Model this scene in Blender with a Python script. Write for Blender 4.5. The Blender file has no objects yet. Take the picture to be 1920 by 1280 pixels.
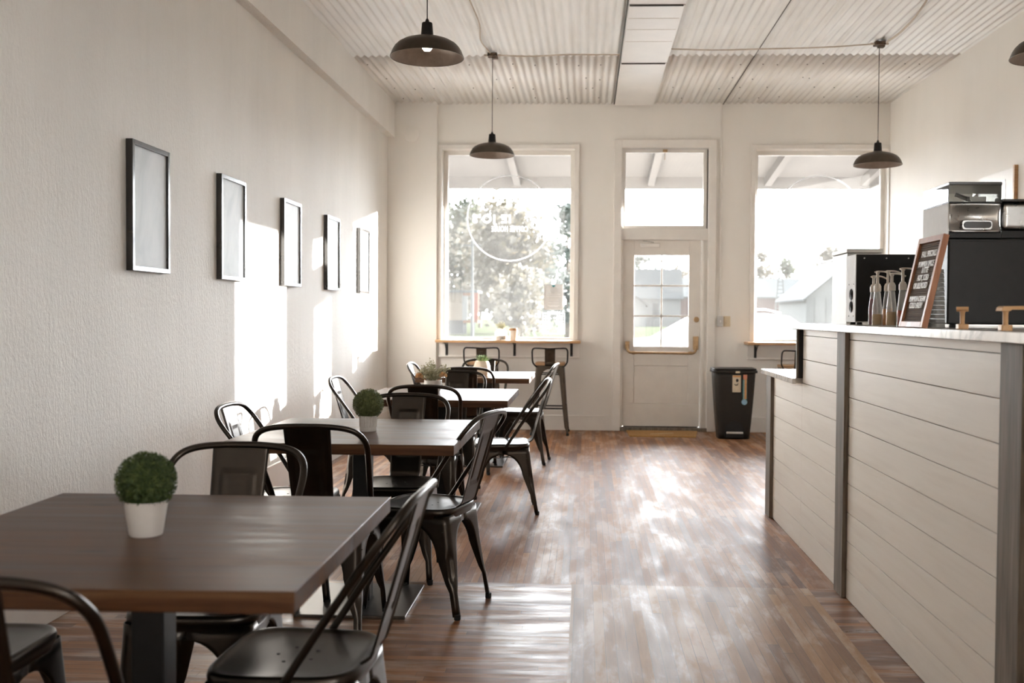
import bpy, bmesh, math, random
from mathutils import Vector, Matrix
random.seed(7)
sc = bpy.context.scene
C = sc.collection
PI = math.pi
HC = 1.27                     # eye height

# ------------------------------------------------------------------ helpers
class MB:
    def __init__(s): s.v = []; s.f = []; s.m = []; s.cm = 0
    def add(s, vs, fs):
        o = len(s.v); s.v += [tuple(p) for p in vs]
        for f in fs: s.f.append([i + o for i in f]); s.m.append(s.cm)
        return s
    def box(s, x0, x1, y0, y1, z0, z1):
        return s.add([(x0,y0,z0),(x1,y0,z0),(x1,y1,z0),(x0,y1,z0),(x0,y0,z1),(x1,y0,z1),(x1,y1,z1),(x0,y1,z1)],
                     [(0,3,2,1),(4,5,6,7),(0,1,5,4),(1,2,6,5),(2,3,7,6),(3,0,4,7)])
    def cbox(s, c, d):
        return s.box(c[0]-d[0]/2,c[0]+d[0]/2,c[1]-d[1]/2,c[1]+d[1]/2,c[2]-d[2]/2,c[2]+d[2]/2)
    def prism(s, poly, axis, a, b):
        def P(p, t):
            return (t,p[0],p[1]) if axis=='x' else (p[0],t,p[1]) if axis=='y' else (p[0],p[1],t)
        n = len(poly)
        vs = [P(p,a) for p in poly] + [P(p,b) for p in poly]
        fs = [tuple(range(n))[::-1], tuple(range(n,2*n))] + [(i,(i+1)%n,n+(i+1)%n,n+i) for i in range(n)]
        return s.add(vs, fs)
    def tube(s, path, r, n=8, closed=False, flat=1.0, ref=None):
        pts = [Vector(p) for p in path]; N = len(pts)
        rs = r if isinstance(r,(list,tuple)) else [r]*N
        up = None; vs = []
        for i,p in enumerate(pts):
            if closed: t = pts[(i+1)%N]-pts[i-1]
            else: t = pts[min(i+1,N-1)]-pts[max(i-1,0)]
            t.normalize()
            if up is None:
                a = Vector(ref) if ref else (Vector((0,0,1)) if abs(t.z)<.9 else Vector((1,0,0)))
                up = a - t*a.dot(t)
            else: up = up - t*up.dot(t)
            up.normalize(); sd = t.cross(up)
            for k in range(n):
                a = 2*PI*k/n
                vs.append(p + sd*(math.cos(a)*rs[i]) + up*(math.sin(a)*rs[i]*flat))
        fs = []
        for i in range(N if closed else N-1):
            j = (i+1)%N
            for k in range(n):
                l = (k+1)%n
                fs.append((i*n+k,i*n+l,j*n+l,j*n+k))
        if not closed:
            fs.append(tuple(range(n))[::-1]); fs.append(tuple((N-1)*n+k for k in range(n)))
        return s.add(vs, fs)
    def lathe(s, prof, c=(0,0,0), n=24, cap0=True, cap1=True):
        vs = []; fs = []
        for r,z in prof:
            for k in range(n):
                a = 2*PI*k/n; vs.append((c[0]+r*math.cos(a), c[1]+r*math.sin(a), c[2]+z))
        for i in range(len(prof)-1):
            for k in range(n):
                l=(k+1)%n; fs.append((i*n+k,i*n+l,(i+1)*n+l,(i+1)*n+k))
        if cap0: fs.append(tuple(range(n))[::-1])
        if cap1: fs.append(tuple((len(prof)-1)*n+k for k in range(n)))
        return s.add(vs, fs)
    def grid(s, fn, nu, nv, closed=False):
        vs = [fn(i/(nu if closed else nu-1), j/(nv-1)) for j in range(nv) for i in range(nu)]
        fs = []
        for j in range(nv-1):
            for i in range(nu if closed else nu-1):
                k=(i+1)%nu
                fs.append((j*nu+i,j*nu+k,(j+1)*nu+k,(j+1)*nu+i))
        return s.add(vs, fs)
    def xf(s, M):
        s.v = [tuple(M @ Vector(p)) for p in s.v]; return s
    def build(s, name, mats, parent=None, origin=None, smooth=40, bevel=0, solid=0, sub=0, bseg=2):
        off = Vector(origin) if origin is not None else Vector((0,0,0))
        if parent is not None:
            r = parent
            while r.parent: r = r.parent
            off = Vector(r.location)
        me = bpy.data.meshes.new(name)
        me.from_pydata([tuple(Vector(p)-off) for p in s.v], [], s.f)
        if not isinstance(mats,(list,tuple)): mats=[mats]
        for m in mats: me.materials.append(m)
        me.polygons.foreach_set('material_index', s.m)
        me.validate(); me.update()
        bm = bmesh.new(); bm.from_mesh(me); bmesh.ops.recalc_face_normals(bm, faces=bm.faces); bm.to_mesh(me); bm.free()
        if smooth:
            me.polygons.foreach_set('use_smooth',[True]*len(me.polygons))
            me.set_sharp_from_angle(angle=math.radians(smooth))
        o = bpy.data.objects.new(name, me); C.objects.link(o)
        if parent is not None: o.parent = parent
        else: o.location = off
        if solid:
            md=o.modifiers.new('Solidify','SOLIDIFY'); md.thickness=solid; md.offset=-1
        if sub:
            md=o.modifiers.new('Subdivision','SUBSURF'); md.levels=sub; md.render_levels=sub
        if bevel:
            md=o.modifiers.new('Bevel','BEVEL'); md.width=bevel; md.segments=bseg; md.limit_method='ANGLE'; md.angle_limit=math.radians(35); md.harden_normals=True
        return o

def tag(o, label=None, cat=None, group=None, kind=None):
    if label: o['label']=label
    if cat: o['category']=cat
    if group: o['group']=group
    if kind: o['kind']=kind
    return o
def thing(name, loc, label, cat, group=None):
    o=bpy.data.objects.new(name,None); o.empty_display_size=.1; C.objects.link(o); o.location=loc
    return tag(o,label,cat,group)
def copy_tree(o, parent=None):
    kids=list(o.children)
    c=o.copy(); C.objects.link(c)
    if parent is not None: c.parent=parent
    for k in kids: copy_tree(k,c)
    return c
def struct(o): o['kind']='structure'; return o
def arc(cx,cy,r,a0,a1,n): return [(cx+r*math.cos(a0+(a1-a0)*i/n), cy+r*math.sin(a0+(a1-a0)*i/n)) for i in range(n+1)]
def rrect(x0,x1,y0,y1,r,n=4):
    return arc(x1-r,y0+r,r,-PI/2,0,n)+arc(x1-r,y1-r,r,0,PI/2,n)+arc(x0+r,y1-r,r,PI/2,PI,n)+arc(x0+r,y0+r,r,PI,1.5*PI,n)
def smoothpath(pts, k=6):
    P=[Vector(p) for p in pts]; P=[2*P[0]-P[1]]+P+[2*P[-1]-P[-2]]; out=[]
    for i in range(1,len(P)-2):
        for j in range(k):
            t=j/k; a,b,c,d=P[i-1],P[i],P[i+1],P[i+2]
            out.append(.5*((2*b)+(c-a)*t+(2*a-5*b+4*c-d)*t*t+(3*b-a-3*c+d)*t**3))
    out.append(P[-2]); return out

# ------------------------------------------------------------------ materials
class NT:
    def __init__(s,name):
        s.m=bpy.data.materials.new(name); s.m.use_nodes=True; s.t=s.m.node_tree
        s.b=s.t.nodes['Principled BSDF']; s.out=s.t.nodes['Material Output']
    def n(s,typ,inp=None,**kw):
        nd=s.t.nodes.new(typ)
        for k,v in kw.items(): setattr(nd,k,v)
        for k,v in (inp or {}).items(): s.set(nd.inputs[k],v)
        return nd
    def set(s,sock,v):
        if isinstance(v,bpy.types.NodeSocket): s.t.links.new(v,sock)
        elif isinstance(v,bpy.types.Node): s.t.links.new(v.outputs[0],sock)
        else:
            if isinstance(v,(tuple,list)) and len(v)==3 and sock.type=='RGBA': v=(*v,1)
            sock.default_value=v
    def M(s,op,a,b=0.0,c=0.0):
        nd=s.t.nodes.new('ShaderNodeMath'); nd.operation=op
        for i,v in enumerate((a,b,c)): s.set(nd.inputs[i],v)
        return nd.outputs[0]
    def obj(s):
        return s.n('ShaderNodeTexCoord').outputs['Object']
    def map(s,vec,scale=(1,1,1),rot=(0,0,0)):
        return s.n('ShaderNodeMapping',{'Vector':vec,'Scale':scale,'Rotation':rot}).outputs[0]
    def noise(s,vec,scale,detail=4,rough=.55,dist=0):
        return s.n('ShaderNodeTexNoise',{'Vector':vec,'Scale':scale,'Detail':detail,'Roughness':rough,'Distortion':dist}).outputs['Fac']
    def ramp(s,fac,stops):
        nd=s.t.nodes.new('ShaderNodeValToRGB'); cr=nd.color_ramp
        while len(cr.elements)<len(stops): cr.elements.new(.5)
        for e,(p,c) in zip(cr.elements,stops):
            e.position=p; e.color=(*c,1) if len(c)==3 else c
        s.set(nd.inputs[0],fac); return nd.outputs[0]
    def range(s,v,a,b,c,d):
        nd=s.n('ShaderNodeMapRange',{'Value':v,'From Min':a,'From Max':b,'To Min':c,'To Max':d}); return nd.outputs[0]
    def mix(s,f,a,b,mode='MIX'):
        nd=s.t.nodes.new('ShaderNodeMix'); nd.data_type='RGBA'; nd.blend_type=mode
        s.set(nd.inputs[0],f); s.set(nd.inputs[6],a); s.set(nd.inputs[7],b); return nd.outputs[2]
    def bump(s,h,strength,dist=.01):
        nd=s.n('ShaderNodeBump',{'Height':h,'Strength':strength,'Distance':dist}); s.set(s.b.inputs['Normal'],nd.outputs[0])
    def p(s,**kw):
        for k,v in kw.items(): s.set(s.b.inputs[k.replace('_',' ')],v)
        return s

def plain(name,col,rough=.5,metal=0.0,var=.06,scale=30,bump=0.0,spec=.5,rv=.05):
    t=NT(name); o=t.obj()
    n=t.noise(o,scale,3)
    c2=tuple(max(0,x*(1-var*2)) for x in col); c3=tuple(min(1,x*(1+var)) for x in col)
    t.p(Base_Color=t.ramp(n,[(.3,c2),(.7,c3)]),Roughness=t.range(n,.3,.7,max(0,rough-rv),min(1,rough+rv)),Metallic=metal)
    t.b.inputs['Specular IOR Level'].default_value=spec
    if bump: t.bump(n,bump,.002)
    return t.m

def wall_mat(name,col,streak=1.0,bs=.35,vary=.07):
    t=NT(name); o=t.obj()
    big=t.noise(t.map(o,(1,1,.35)),1.3,4)
    st=t.noise(t.map(o,(1,1,.12)),14,5,.6)
    fine=t.noise(t.map(o,(1,1,.55)),55,5,.65)
    lo=tuple(c*(1-vary*1.6) for c in col); hi=tuple(min(1,c*(1+vary*.5)) for c in col)
    c=t.ramp(big,[(.3,lo),(.65,hi)])
    c=t.mix(t.range(st,.55,.75,0,.28*streak),c,tuple(x*.86 for x in col))
    t.p(Base_Color=c,Roughness=.62)
    t.b.inputs['Specular IOR Level'].default_value=.3
    h=t.M('ADD',t.M('MULTIPLY',fine,.7),t.M('MULTIPLY',st,.5*streak))
    t.bump(h,bs,.012)
    return t.m

M={}
M['wall']=wall_mat('white_plaster',(.86,.84,.80),.25,.10,.03)
M['wall_rough']=wall_mat('rough_painted_brick',(.85,.835,.80),1.0,.75,.05)
M['trim']=plain('white_trim_paint',(.82,.795,.755),.42,0,.02,8)
M['door']=plain('cream_door_paint',(.80,.765,.715),.4,0,.02,8)
M['gunmetal']=plain('dark_gunmetal',(.056,.048,.041),.30,1.0,.05,18,0,.5,.012)
M['gunmetal_dark']=plain('dark_gunmetal_matte',(.05,.045,.04),.42,.9,.05,18,0,.5,.012)
M['black']=plain('black_powder_coat',(.010,.0095,.009),.42,.0,.1,30,0,.3,.02)
M['black_gloss']=plain('black_frame_lacquer',(.022,.019,.017),.18,.0,.05,8,0,.7,.01)
M['black_plastic']=plain('dark_brown_black_plastic',(.024,.020,.016),.5,0,.08,60,0,.35)
M['steel']=plain('brushed_steel',(.45,.45,.44),.28,1.0,.03,40,0,.5,.01)
M['base_steel']=plain('satin_base_plate',(.17,.155,.14),.34,.9,.05,22,0,.5,.015)
M['white_metal']=plain('white_enamel',(.72,.71,.69),.6,0,.02,20,0,.2)
M['steel_paint']=plain('satin_silver_paint',(.62,.61,.59),.55,.25,.04,20,0,.25)
M['brass']=plain('worn_brass',(.46,.31,.17),.38,.7,.12,40)
M['bronze']=plain('oil_rubbed_bronze',(.085,.068,.052),.36,.75,.08,20,0,.5,.02)
M['bronze_in']=plain('bronze_inner_enamel',(.14,.105,.085),.42,.4,.12,20)
M['white_pot']=plain('white_ceramic',(.80,.765,.72),.35,0,.03,20)
M['grey_pot']=plain('pale_grey_ceramic',(.62,.59,.55),.5,0,.06,30)
M['cream_pot']=plain('cream_ceramic',(.78,.66,.52),.5,0,.05,20)
M['soil']=plain('potting_moss',(.05,.045,.025),.9,0,.3,60,.4)
M['paper']=plain('pale_grey_paper',(.66,.69,.70),.35,0,.03,6)
M['white_vinyl']=None
M['kraft']=plain('brown_lid',(.42,.20,.07),.5,0,.05,30)
M['cup_white']=plain('white_paper_cup',(.80,.78,.74),.55,0,.02,30)
M['tan_plastic']=plain('tan_plastic',(.66,.40,.19),.42,0,.05,30)
M['pump_white']=plain('ivory_pump_plastic',(.76,.71,.64),.38,0,.03,30)
M['grey_cup']=plain('grey_cup_plastic',(.30,.31,.30),.4,0,.05,30)
M['letter']=plain('white_letter_plastic',(.86,.85,.83),.5,0,.01,10)
M['ivory']=plain('ivory_switch_plate',(.72,.62,.44),.4,0,.03,20)
M['grey_box']=plain('grey_steel_box',(.55,.54,.52),.4,.5,.05,20)
M['cable']=plain('beige_cable_sheath',(.55,.47,.38),.6,0,.06,30)
M['rust']=plain('rusty_junction_box',(.13,.09,.06),.8,.2,.5,60,.4)
M['nail']=plain('dark_nail_head',(.05,.04,.03),.6,.3,.2,40)
M['rubber']=plain('black_rubber',(.012,.012,.012),.7,0,.1,40)
M['teal']=plain('teal_sticker',(.02,.22,.25),.4,0,.1,40)
M['orange']=plain('orange_sticker',(.72,.36,.13),.4,0,.08,40)
M['peach']=plain('peach_sticker',(.72,.28,.17),.4,0,.08,40)
M['skyblue']=plain('blue_sticker',(.30,.52,.68),.4,0,.1,40)
M['sticker']=plain('cream_sticker',(.72,.62,.46),.4,0,.1,14)
M['felt']=plain('brown_grooved_felt',(.15,.105,.075),.85,0,.1,60)

def wood(name,c1,c2,c3,rough=.35,axis=0,scale=1.0,planks=0,bump=.08,knots=False):
    t=NT(name); o=t.obj()
    s=[9,9,9]; s[axis]=.8
    n1=t.noise(t.map(o,tuple(x*scale for x in s)),2.2,6,.6,.6)
    s2=[60,60,60]; s2[axis]=2.0
    n2=t.noise(t.map(o,tuple(x*scale for x in s2)),1.5,3,.5)
    f=t.M('ADD',t.M('MULTIPLY',n1,.75),t.M('MULTIPLY',n2,.25))
    c=t.ramp(f,[(.32,c1),(.5,c2),(.68,c3)])
    h=f
    if knots:
        v=t.n('ShaderNodeTexVoronoi',{'Vector':t.map(o,(1.6,6,1)),'Scale':2.3}).outputs['Distance']
        k=t.range(v,.05,.17,1,0)
        c=t.mix(t.M('MULTIPLY',k,.75),c,tuple(x*.3 for x in c1))
    if planks:
        sx=t.n('ShaderNodeSeparateXYZ',{'Vector':o}).outputs[1 if axis==0 else 0]
        idx=t.M('FLOOR',t.M('DIVIDE',sx,planks)); fr=t.M('FRACT',t.M('DIVIDE',sx,planks))
        rnd=t.n('ShaderNodeTexWhiteNoise',{'W':idx},noise_dimensions='1D').outputs['Value']
        c=t.mix(t.range(rnd,0,1,0,.30),c,c1)
        line=t.M('LESS_THAN',fr,.012)
        c=t.mix(t.M('MULTIPLY',line,.7),c,tuple(x*.35 for x in c1))
    t.p(Base_Color=c,Roughness=t.range(n1,.3,.7,rough-.05,rough+.1)); t.b.inputs['Specular IOR Level'].default_value=.27; t.bump(h,bump,.004)
    return t.m
M['table_wood']=wood('dark_stained_pine',(.030,.011,.004),(.082,.036,.015),(.142,.074,.036),.39,0,1.0,.155,.05,True)
M['grey_board']=wood('weathered_grey_board',(.085,.068,.052),(.19,.16,.13),(.29,.255,.215),.6,2,1.3,0,.25)
M['shelf_wood']=wood('honey_pine_shelf',(.36,.20,.09),(.50,.30,.15),(.58,.37,.2),.35,0,1.2)
M['stool_wood']=wood('light_elm_seat',(.30,.17,.085),(.42,.26,.14),(.50,.33,.19),.45,0,1.5)
M['frame_wood']=wood('reddish_wood_frame',(.30,.125,.06),(.42,.19,.10),(.50,.26,.15),.4,2,2.0)
M['shiplap']=wood('whitewashed_shiplap',(.77,.72,.65),(.83,.785,.715),(.86,.82,.76),.5,1,.6,0,.12)
M['mat_fibre']=plain('tan_fibre_mat',(.46,.26,.09),.9,0,.2,90,.5)

def marble():
    t=NT('white_marble'); o=t.obj()
    n=t.noise(o,3.0,6,.6,1.8)
    v=t.M('ABSOLUTE',t.M('SUBTRACT',n,.5))
    c=t.ramp(v,[(0,(.50,.50,.49)),(.05,(.72,.71,.68)),(.16,(.78,.765,.735))])
    t.p(Base_Color=c,Roughness=.16); return t.m
M['marble']=marble()

def glass(name,haze=.05,refl=1.0,tint=(1,1,1)):
    t=NT(name); nt=t.t; nt.nodes.remove(t.b)
    tr=t.n('ShaderNodeBsdfTransparent',{'Color':(*tint,1)}); gl=t.n('ShaderNodeBsdfGlossy',{'Roughness':.02})
    fr=t.n('ShaderNodeFresnel',{'IOR':1.35})
    m=t.n('ShaderNodeMixShader'); nt.links.new(t.M('MULTIPLY',fr.outputs[0],refl),m.inputs[0]); nt.links.new(tr.outputs[0],m.inputs[1]); nt.links.new(gl.outputs[0],m.inputs[2])
    last=m
    if haze:
        df=t.n('ShaderNodeBsdfTranslucent',{'Color':(.95,.95,.93,1)}); d2=t.n('ShaderNodeBsdfDiffuse',{'Color':(.9,.9,.88,1)})
        a=t.n('ShaderNodeMixShader',{'Fac':.35}); nt.links.new(df.outputs[0],a.inputs[1]); nt.links.new(d2.outputs[0],a.inputs[2])
        nz=t.noise(t.obj(),2.2,5,.6)
        m2=t.n('ShaderNodeMixShader'); nt.links.new(t.range(nz,.3,.7,haze*.7,haze*1.3),m2.inputs[0])
        nt.links.new(m.outputs[0],m2.inputs[1]); nt.links.new(a.outputs[0],m2.inputs[2]); last=m2
    nt.links.new(last.outputs[0],t.out.inputs[0]); return t.m
M['glass']=glass('glare_veil_glass',.016)  # pale glare veil over the view, put into the panes as translucent haze
M['clear_plastic']=glass('clear_smoked_plastic',.06,1.6,(.72,.72,.70))
M['bottle_plastic']=glass('translucent_bottle_plastic',.22,1.2,(.95,.93,.9))
M['decal']=None

def liquid(name,col):
    t=NT(name); t.p(Base_Color=col,Roughness=.25); return t.m
M['syrup_amber']=liquid('amber_syrup',(.55,.20,.02)); M['syrup_red']=liquid('red_syrup',(.55,.07,.025))
M['syrup_pink']=liquid('berry_syrup',(.30,.10,.12)); M['syrup_pale']=liquid('pale_syrup',(.70,.52,.28))

def emit(name,col,s):
    t=NT(name); t.p(Base_Color=(.9,.9,.85),Roughness=.3,Emission_Color=(*col,1),Emission_Strength=s); return t.m
M['bulb']=emit('lit_bulb',(1,.9,.75),6.0)

def leaf(name,c1,c2,c3,scale=25,trans=.35):
    t=NT(name); nt=t.t; o=t.obj()
    n=t.noise(o,scale,3,.7)
    c=t.ramp(n,[(.3,c1),(.5,c2),(.72,c3)])
    t.p(Base_Color=c,Roughness=.6)
    if trans:
        tl=t.n('ShaderNodeBsdfTranslucent',{'Color':c}); m=t.n('ShaderNodeMixShader',{'Fac':trans})
        nt.links.new(t.b.outputs[0],m.inputs[1]); nt.links.new(tl.outputs[0],m.inputs[2]); nt.links.new(m.outputs[0],t.out.inputs[0])
    return t.m
M['white_vinyl']=leaf('white_window_vinyl',(.9,.9,.9),(.9,.9,.9),(.9,.9,.9),5,.6)
M['decal']=leaf('pale_notice_paper',(.62,.62,.615),(.65,.65,.645),(.68,.68,.675),5,.12)
M['box_leaf']=leaf('boxwood_leaf',(.02,.04,.008),(.055,.09,.02),(.14,.18,.05),60,.2)
M['box_leaf_pale']=leaf('boxwood_leaf_olive',(.05,.07,.02),(.12,.145,.05),(.22,.24,.10),60,.2)
M['dried_leaf']=leaf('dried_sage_leaf',(.16,.15,.08),(.34,.32,.20),(.58,.55,.40),60,.3)
M['dried_flower']=leaf('dried_orange_flower',(.50,.25,.09),(.62,.38,.18),(.70,.52,.32),40,.2)
M['succulent']=leaf('pale_green_succulent',(.16,.25,.10),(.27,.37,.18),(.38,.47,.27),20,.2)
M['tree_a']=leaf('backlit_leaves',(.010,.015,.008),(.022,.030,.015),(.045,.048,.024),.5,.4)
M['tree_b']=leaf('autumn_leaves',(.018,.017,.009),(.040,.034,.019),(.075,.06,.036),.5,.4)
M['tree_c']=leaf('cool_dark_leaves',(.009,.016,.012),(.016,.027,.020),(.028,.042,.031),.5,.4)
M['bark']=plain('grey_bark',(.10,.08,.06),.9,0,.2,3)

def ceil_mat():
    t=NT('painted_corrugated_steel'); o=t.obj()
    n=t.noise(t.map(o,(6,.6,1)),2.0,5,.6)
    n2=t.noise(o,1.1,3)
    c=t.ramp(n,[(.25,(.74,.71,.655)),(.5,(.84,.825,.795)),(.75,(.87,.865,.85))])
    c=t.mix(t.range(n2,.45,.7,0,.35),c,(.72,.745,.77))  # bluish sky reflection painted into the sheet colour in broad patches
    t.p(Base_Color=c,Roughness=t.range(n2,.3,.7,.28,.45),Metallic=.0)
    return t.m
M['ceiling']=ceil_mat()
M['ceil_panel']=plain('white_ceiling_board',(.78,.77,.745),.4,0,.03,3)

def floor_mat(name,along,width,length,cols,gap=.03,gloss=(.16,.42),worn=.5,wornc=(.50,.41,.33),seed=0.0):
    t=NT(name); o=t.obj()
    sp=t.n('ShaderNodeSeparateXYZ',{'Vector':o})
    a,b=(sp.outputs[0],sp.outputs[1]) if along=='y' else (sp.outputs[1],sp.outputs[0])
    u=t.M('DIVIDE',a,width); i=t.M('FLOOR',u); fu=t.M('FRACT',u)
    r1=t.n('ShaderNodeTexWhiteNoise',{'W':t.M('ADD',i,seed)},noise_dimensions='1D').outputs['Value']
    v=t.M('ADD',t.M('DIVIDE',b,length),t.M('MULTIPLY',r1,7.3)); j=t.M('FLOOR',v); fv=t.M('FRACT',v)
    r2=t.n('ShaderNodeTexWhiteNoise',{'Vector':t.n('ShaderNodeCombineXYZ',{'X':i,'Y':j,'Z':seed}).outputs[0]},noise_dimensions='3D').outputs['Value']
    gs=(22,1.6,1) if along=='y' else (1.6,22,1)
    grain=t.noise(t.map(o,gs),2.6,6,.62,.4)
    f=t.M('ADD',t.M('MULTIPLY',r2,.55),t.M('MULTIPLY',grain,.45))
    c=t.ramp(f,[(.2,cols[0]),(.5,cols[1]),(.8,cols[2])])
    ws=(5.0,1.3,1) if along=='y' else (1.3,7.0,1)
    wn=t.noise(t.map(o,ws),1.5,6,.68,.3)
    wf=t.range(t.M('ADD',wn,t.M('MULTIPLY',r2,.10)),.55,.66,0,1)
    c=t.mix(t.M('MULTIPLY',wf,worn),c,wornc)
    e1=t.M('LESS_THAN',fu,gap); e2=t.M('LESS_THAN',fv,.0025)
    g=t.M('MULTIPLY',t.M('MAXIMUM',e1,e2),t.range(t.noise(o,3.0,3),.35,.6,.45,1))
    c=t.mix(t.M('MULTIPLY',g,.95),c,(.02,.012,.007))
    ro=t.M('ADD',t.range(wn,.40,.62,gloss[1],gloss[0]),t.M('MULTIPLY',r2,.06))
    t.p(Base_Color=c,Roughness=ro)
    t.b.inputs['Specular IOR Level'].default_value=.7
    cup=t.M('POWER',t.M('MULTIPLY',t.M('ABSOLUTE',t.M('SUBTRACT',fu,.5)),2.0),2.0)
    h=t.M('SUBTRACT',t.M('ADD',t.M('ADD',t.M('MULTIPLY',grain,.35),t.M('MULTIPLY',r2,.35)),t.M('MULTIPLY',cup,t.M('ADD',.1,t.M('MULTIPLY',r1,.25)))),t.M('MULTIPLY',g,.8))
    t.bump(h,.22,.004)
    return t.m
M['floor_main']=floor_mat('narrow_strip_oak','y',.036,.8,((.10,.028,.007),(.235,.090,.026),(.35,.16,.06)),.055,(.42,.54),.35,(.50,.38,.28))
M['floor_mid']=floor_mat('wide_strip_fir','y',.042,1.5,((.15,.062,.022),(.30,.155,.062),(.42,.25,.12)),.045,(.38,.50),.45,(.52,.42,.33),11.)
M['floor_cross']=floor_mat('crosswise_dark_strip','x',.042,.8,((.10,.034,.010),(.22,.085,.026),(.34,.15,.052)),.06,(.26,.46),.45,(.45,.36,.28),23.)

# ------------------------------------------------------------------ camera
F=1867.0
th=math.atan(77/F); ph=math.atan(49/F); ro=.007
fwd=Vector((-math.sin(th)*math.cos(ph),math.cos(th)*math.cos(ph),-math.sin(ph)))
rt=Vector((math.cos(th),math.sin(th),0)); up=rt.cross(fwd)
r2=rt*math.cos(ro)+up*math.sin(ro); u2=-rt*math.sin(ro)+up*math.cos(ro)
cd=bpy.data.cameras.new('camera'); cam=bpy.data.objects.new('camera',cd); C.objects.link(cam)
cam.matrix_world=Matrix(((r2.x,u2.x,-fwd.x,0),(r2.y,u2.y,-fwd.y,0),(r2.z,u2.z,-fwd.z,HC),(0,0,0,1)))
cd.sensor_width=36; cd.lens=F/1920*36; cd.shift_x=-61/1920
cd.clip_start=.05; cd.clip_end=1000
cd.dof.use_dof=True; cd.dof.focus_distance=4.8; cd.dof.aperture_fstop=3.4
sc.camera=cam

# ------------------------------------------------------------------ room shell
XL,XR,YB,YR,ZC=-2.20,3.29,11.03,-6.0,3.60
GZ=-.30
fl=MB()
fl.cm=0; fl.box(XL-.1,XR+.1,4.68,YB+.02,-.08,0)
fl.cm=1; fl.box(-.056,1.05,YR,4.68,-.08,0)
fl.cm=2; fl.box(XL-.1,-.056,YR,4.68,-.08,0); fl.box(1.05,XR+.1,YR,4.68,-.08,0)
struct(fl.build('floor',[M['floor_main'],M['floor_mid'],M['floor_cross']],smooth=0))

struct(MB().box(XL-.25,XL,YR-.2,YB,-.3,3.22).box(XL-.25,XL+.08,YR-.2,YB,3.22,3.85).build('wall_left',M['wall_rough'],smooth=0))
SO=(-5.6,-2.3,1.2,3.4)      # unseen opening behind the viewer, added to let in fill light
struct(MB().box(XR,XR+.2,SO[1],YB+.3,-.3,3.85).box(XR,XR+.2,YR-.2,SO[0],-.3,3.85).box(XR,XR+.2,SO[0],SO[1],-.3,SO[2]).box(XR,XR+.2,SO[0],SO[1],SO[3],3.85).build('wall_right',M['wall'],smooth=0))
# back wall with its openings
O1=(-1.60,-.135,1.0,3.10); O2=(.385,1.335,0,3.115); O3=(1.845,3.275,1.0,3.10)
bw=MB(); y0,y1=YB,YB+.24
xs=[XL-.25,O1[0],O1[1],O2[0],O2[1],O3[0],O3[1],XR]
for k in (0,2,4,6): bw.box(xs[k],xs[k+1],y0,y1,-.3,3.85)
for o in (O1,O3): bw.box(o[0],o[1],y0,y1,-.3,o[2]-.028).box(o[0],o[1],y0,y1,o[3],3.85)
bw.box(O2[0],O2[1],y0,y1,O2[3],3.85).box(O2[0],O2[1],y0,y1,-.3,-.001)
struct(bw.build('wall_back',M['wall'],smooth=0))
struct(MB().box(XL,-1.65,10.955,YB,0,3.8).build('wall_pier',M['wall'],bevel=.006))
# unseen windowless rear wall, coloured dark so little light reflects forward
M['rear']=plain('rear_wall_shade_brown',(.09,.075,.06),.7,0,.05,3)
struct(MB().box(XL-.25,XR+.2,YR-.2,YR,-.3,3.85).build('wall_rear',M['rear'],smooth=0))

# corrugated ceiling: two lengths of sheet with an end lap
def corr(mb,xa,xb,ya,yb,z,amp=.0095,per=.0678,seg=8):
    n=int((xb-xa)/per*seg)
    def fn(u,v):
        x=xa+(xb-xa)*u; return (x,ya+(yb-ya)*v,z+amp*math.sin(2*PI*x/per))
    mb.grid(fn,n+1,2)
ce=MB()
corr(ce,XL-.05,XR+.05,8.93,YB+.05,ZC+.006)
corr(ce,XL-.05,XR+.05,4.1,8.99,ZC)
corr(ce,XL-.05,XR+.05,YR-.1,4.2,ZC+.006)
ceiling=struct(ce.build('ceiling',M['ceiling'],smooth=80,solid=.002))
struct(MB().box(XL-.2,XR+.2,YR-.2,YB+.2,3.80,3.86).build('ceiling_deck',M['ceil_panel'],smooth=0))
nl=MB()
for ya in (4.6,5.35,6.1,6.85,7.4,8.15,8.86,9.3,9.85,10.25,10.7):
    for k in range(26):
        x=XL+.15+ (k+random.random()*.6)*.21
        if x>XR-.1 or .25<x<.75: continue
        if random.random()<.35: continue
        xx=round((x/.0678)-.75)*.0678+.75*.0678     # heads sit on the ridges that hang lowest
        y=ya+random.uniform(-.04,.04)
        nl.lathe([(.0055,-.003),(.0065,0),(.004,.004)],(xx,y,ZC-.0075),7)
n_=nl.build('nail_head',M['nail'],ceiling); n_['kind']='stuff'
# flat board strip let into the ceiling
cp=thing('ceiling_strip',(.5,7.5,3.565),'flat white board strip running down the middle of the corrugated ceiling','ceiling panel')
for k,(a,b) in enumerate(((9.13,10.93),(7.43,9.11),(5.6,7.41),(3.8,5.58))):
    MB().box(.30,.715,a,b,3.56,3.575).build('board',M['ceil_panel'],cp,bevel=.003)
    MB().box(.305,.70,a-.012,a+.006,3.553,3.562).build('seam_batten',M['nail'],cp)
for yy in (7.75,8.05,8.4): MB().box(.31,.70,yy,yy+.004,3.5585,3.5605).build('seam',M['cable'],cp)
MB().box(.285,.296,3.8,10.93,3.57,3.582).build('edge_angle',M['nail'],cp)
MB().box(1.478,1.486,3.9,YB,3.588,3.592).build('trim_1',M['nail'])['kind']='structure'

# baseboards, corner trims
struct(MB().box(XL,XL+.022,YR,10.955,0,.21).build('baseboard_left',M['trim'],bevel=.004))
bb=MB()
for a,b in ((-1.65,.30),(1.42,XR)): bb.box(a,b,YB-.02,YB,0,.165)
struct(bb.build('baseboard_back',M['trim'],bevel=.004))

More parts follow.
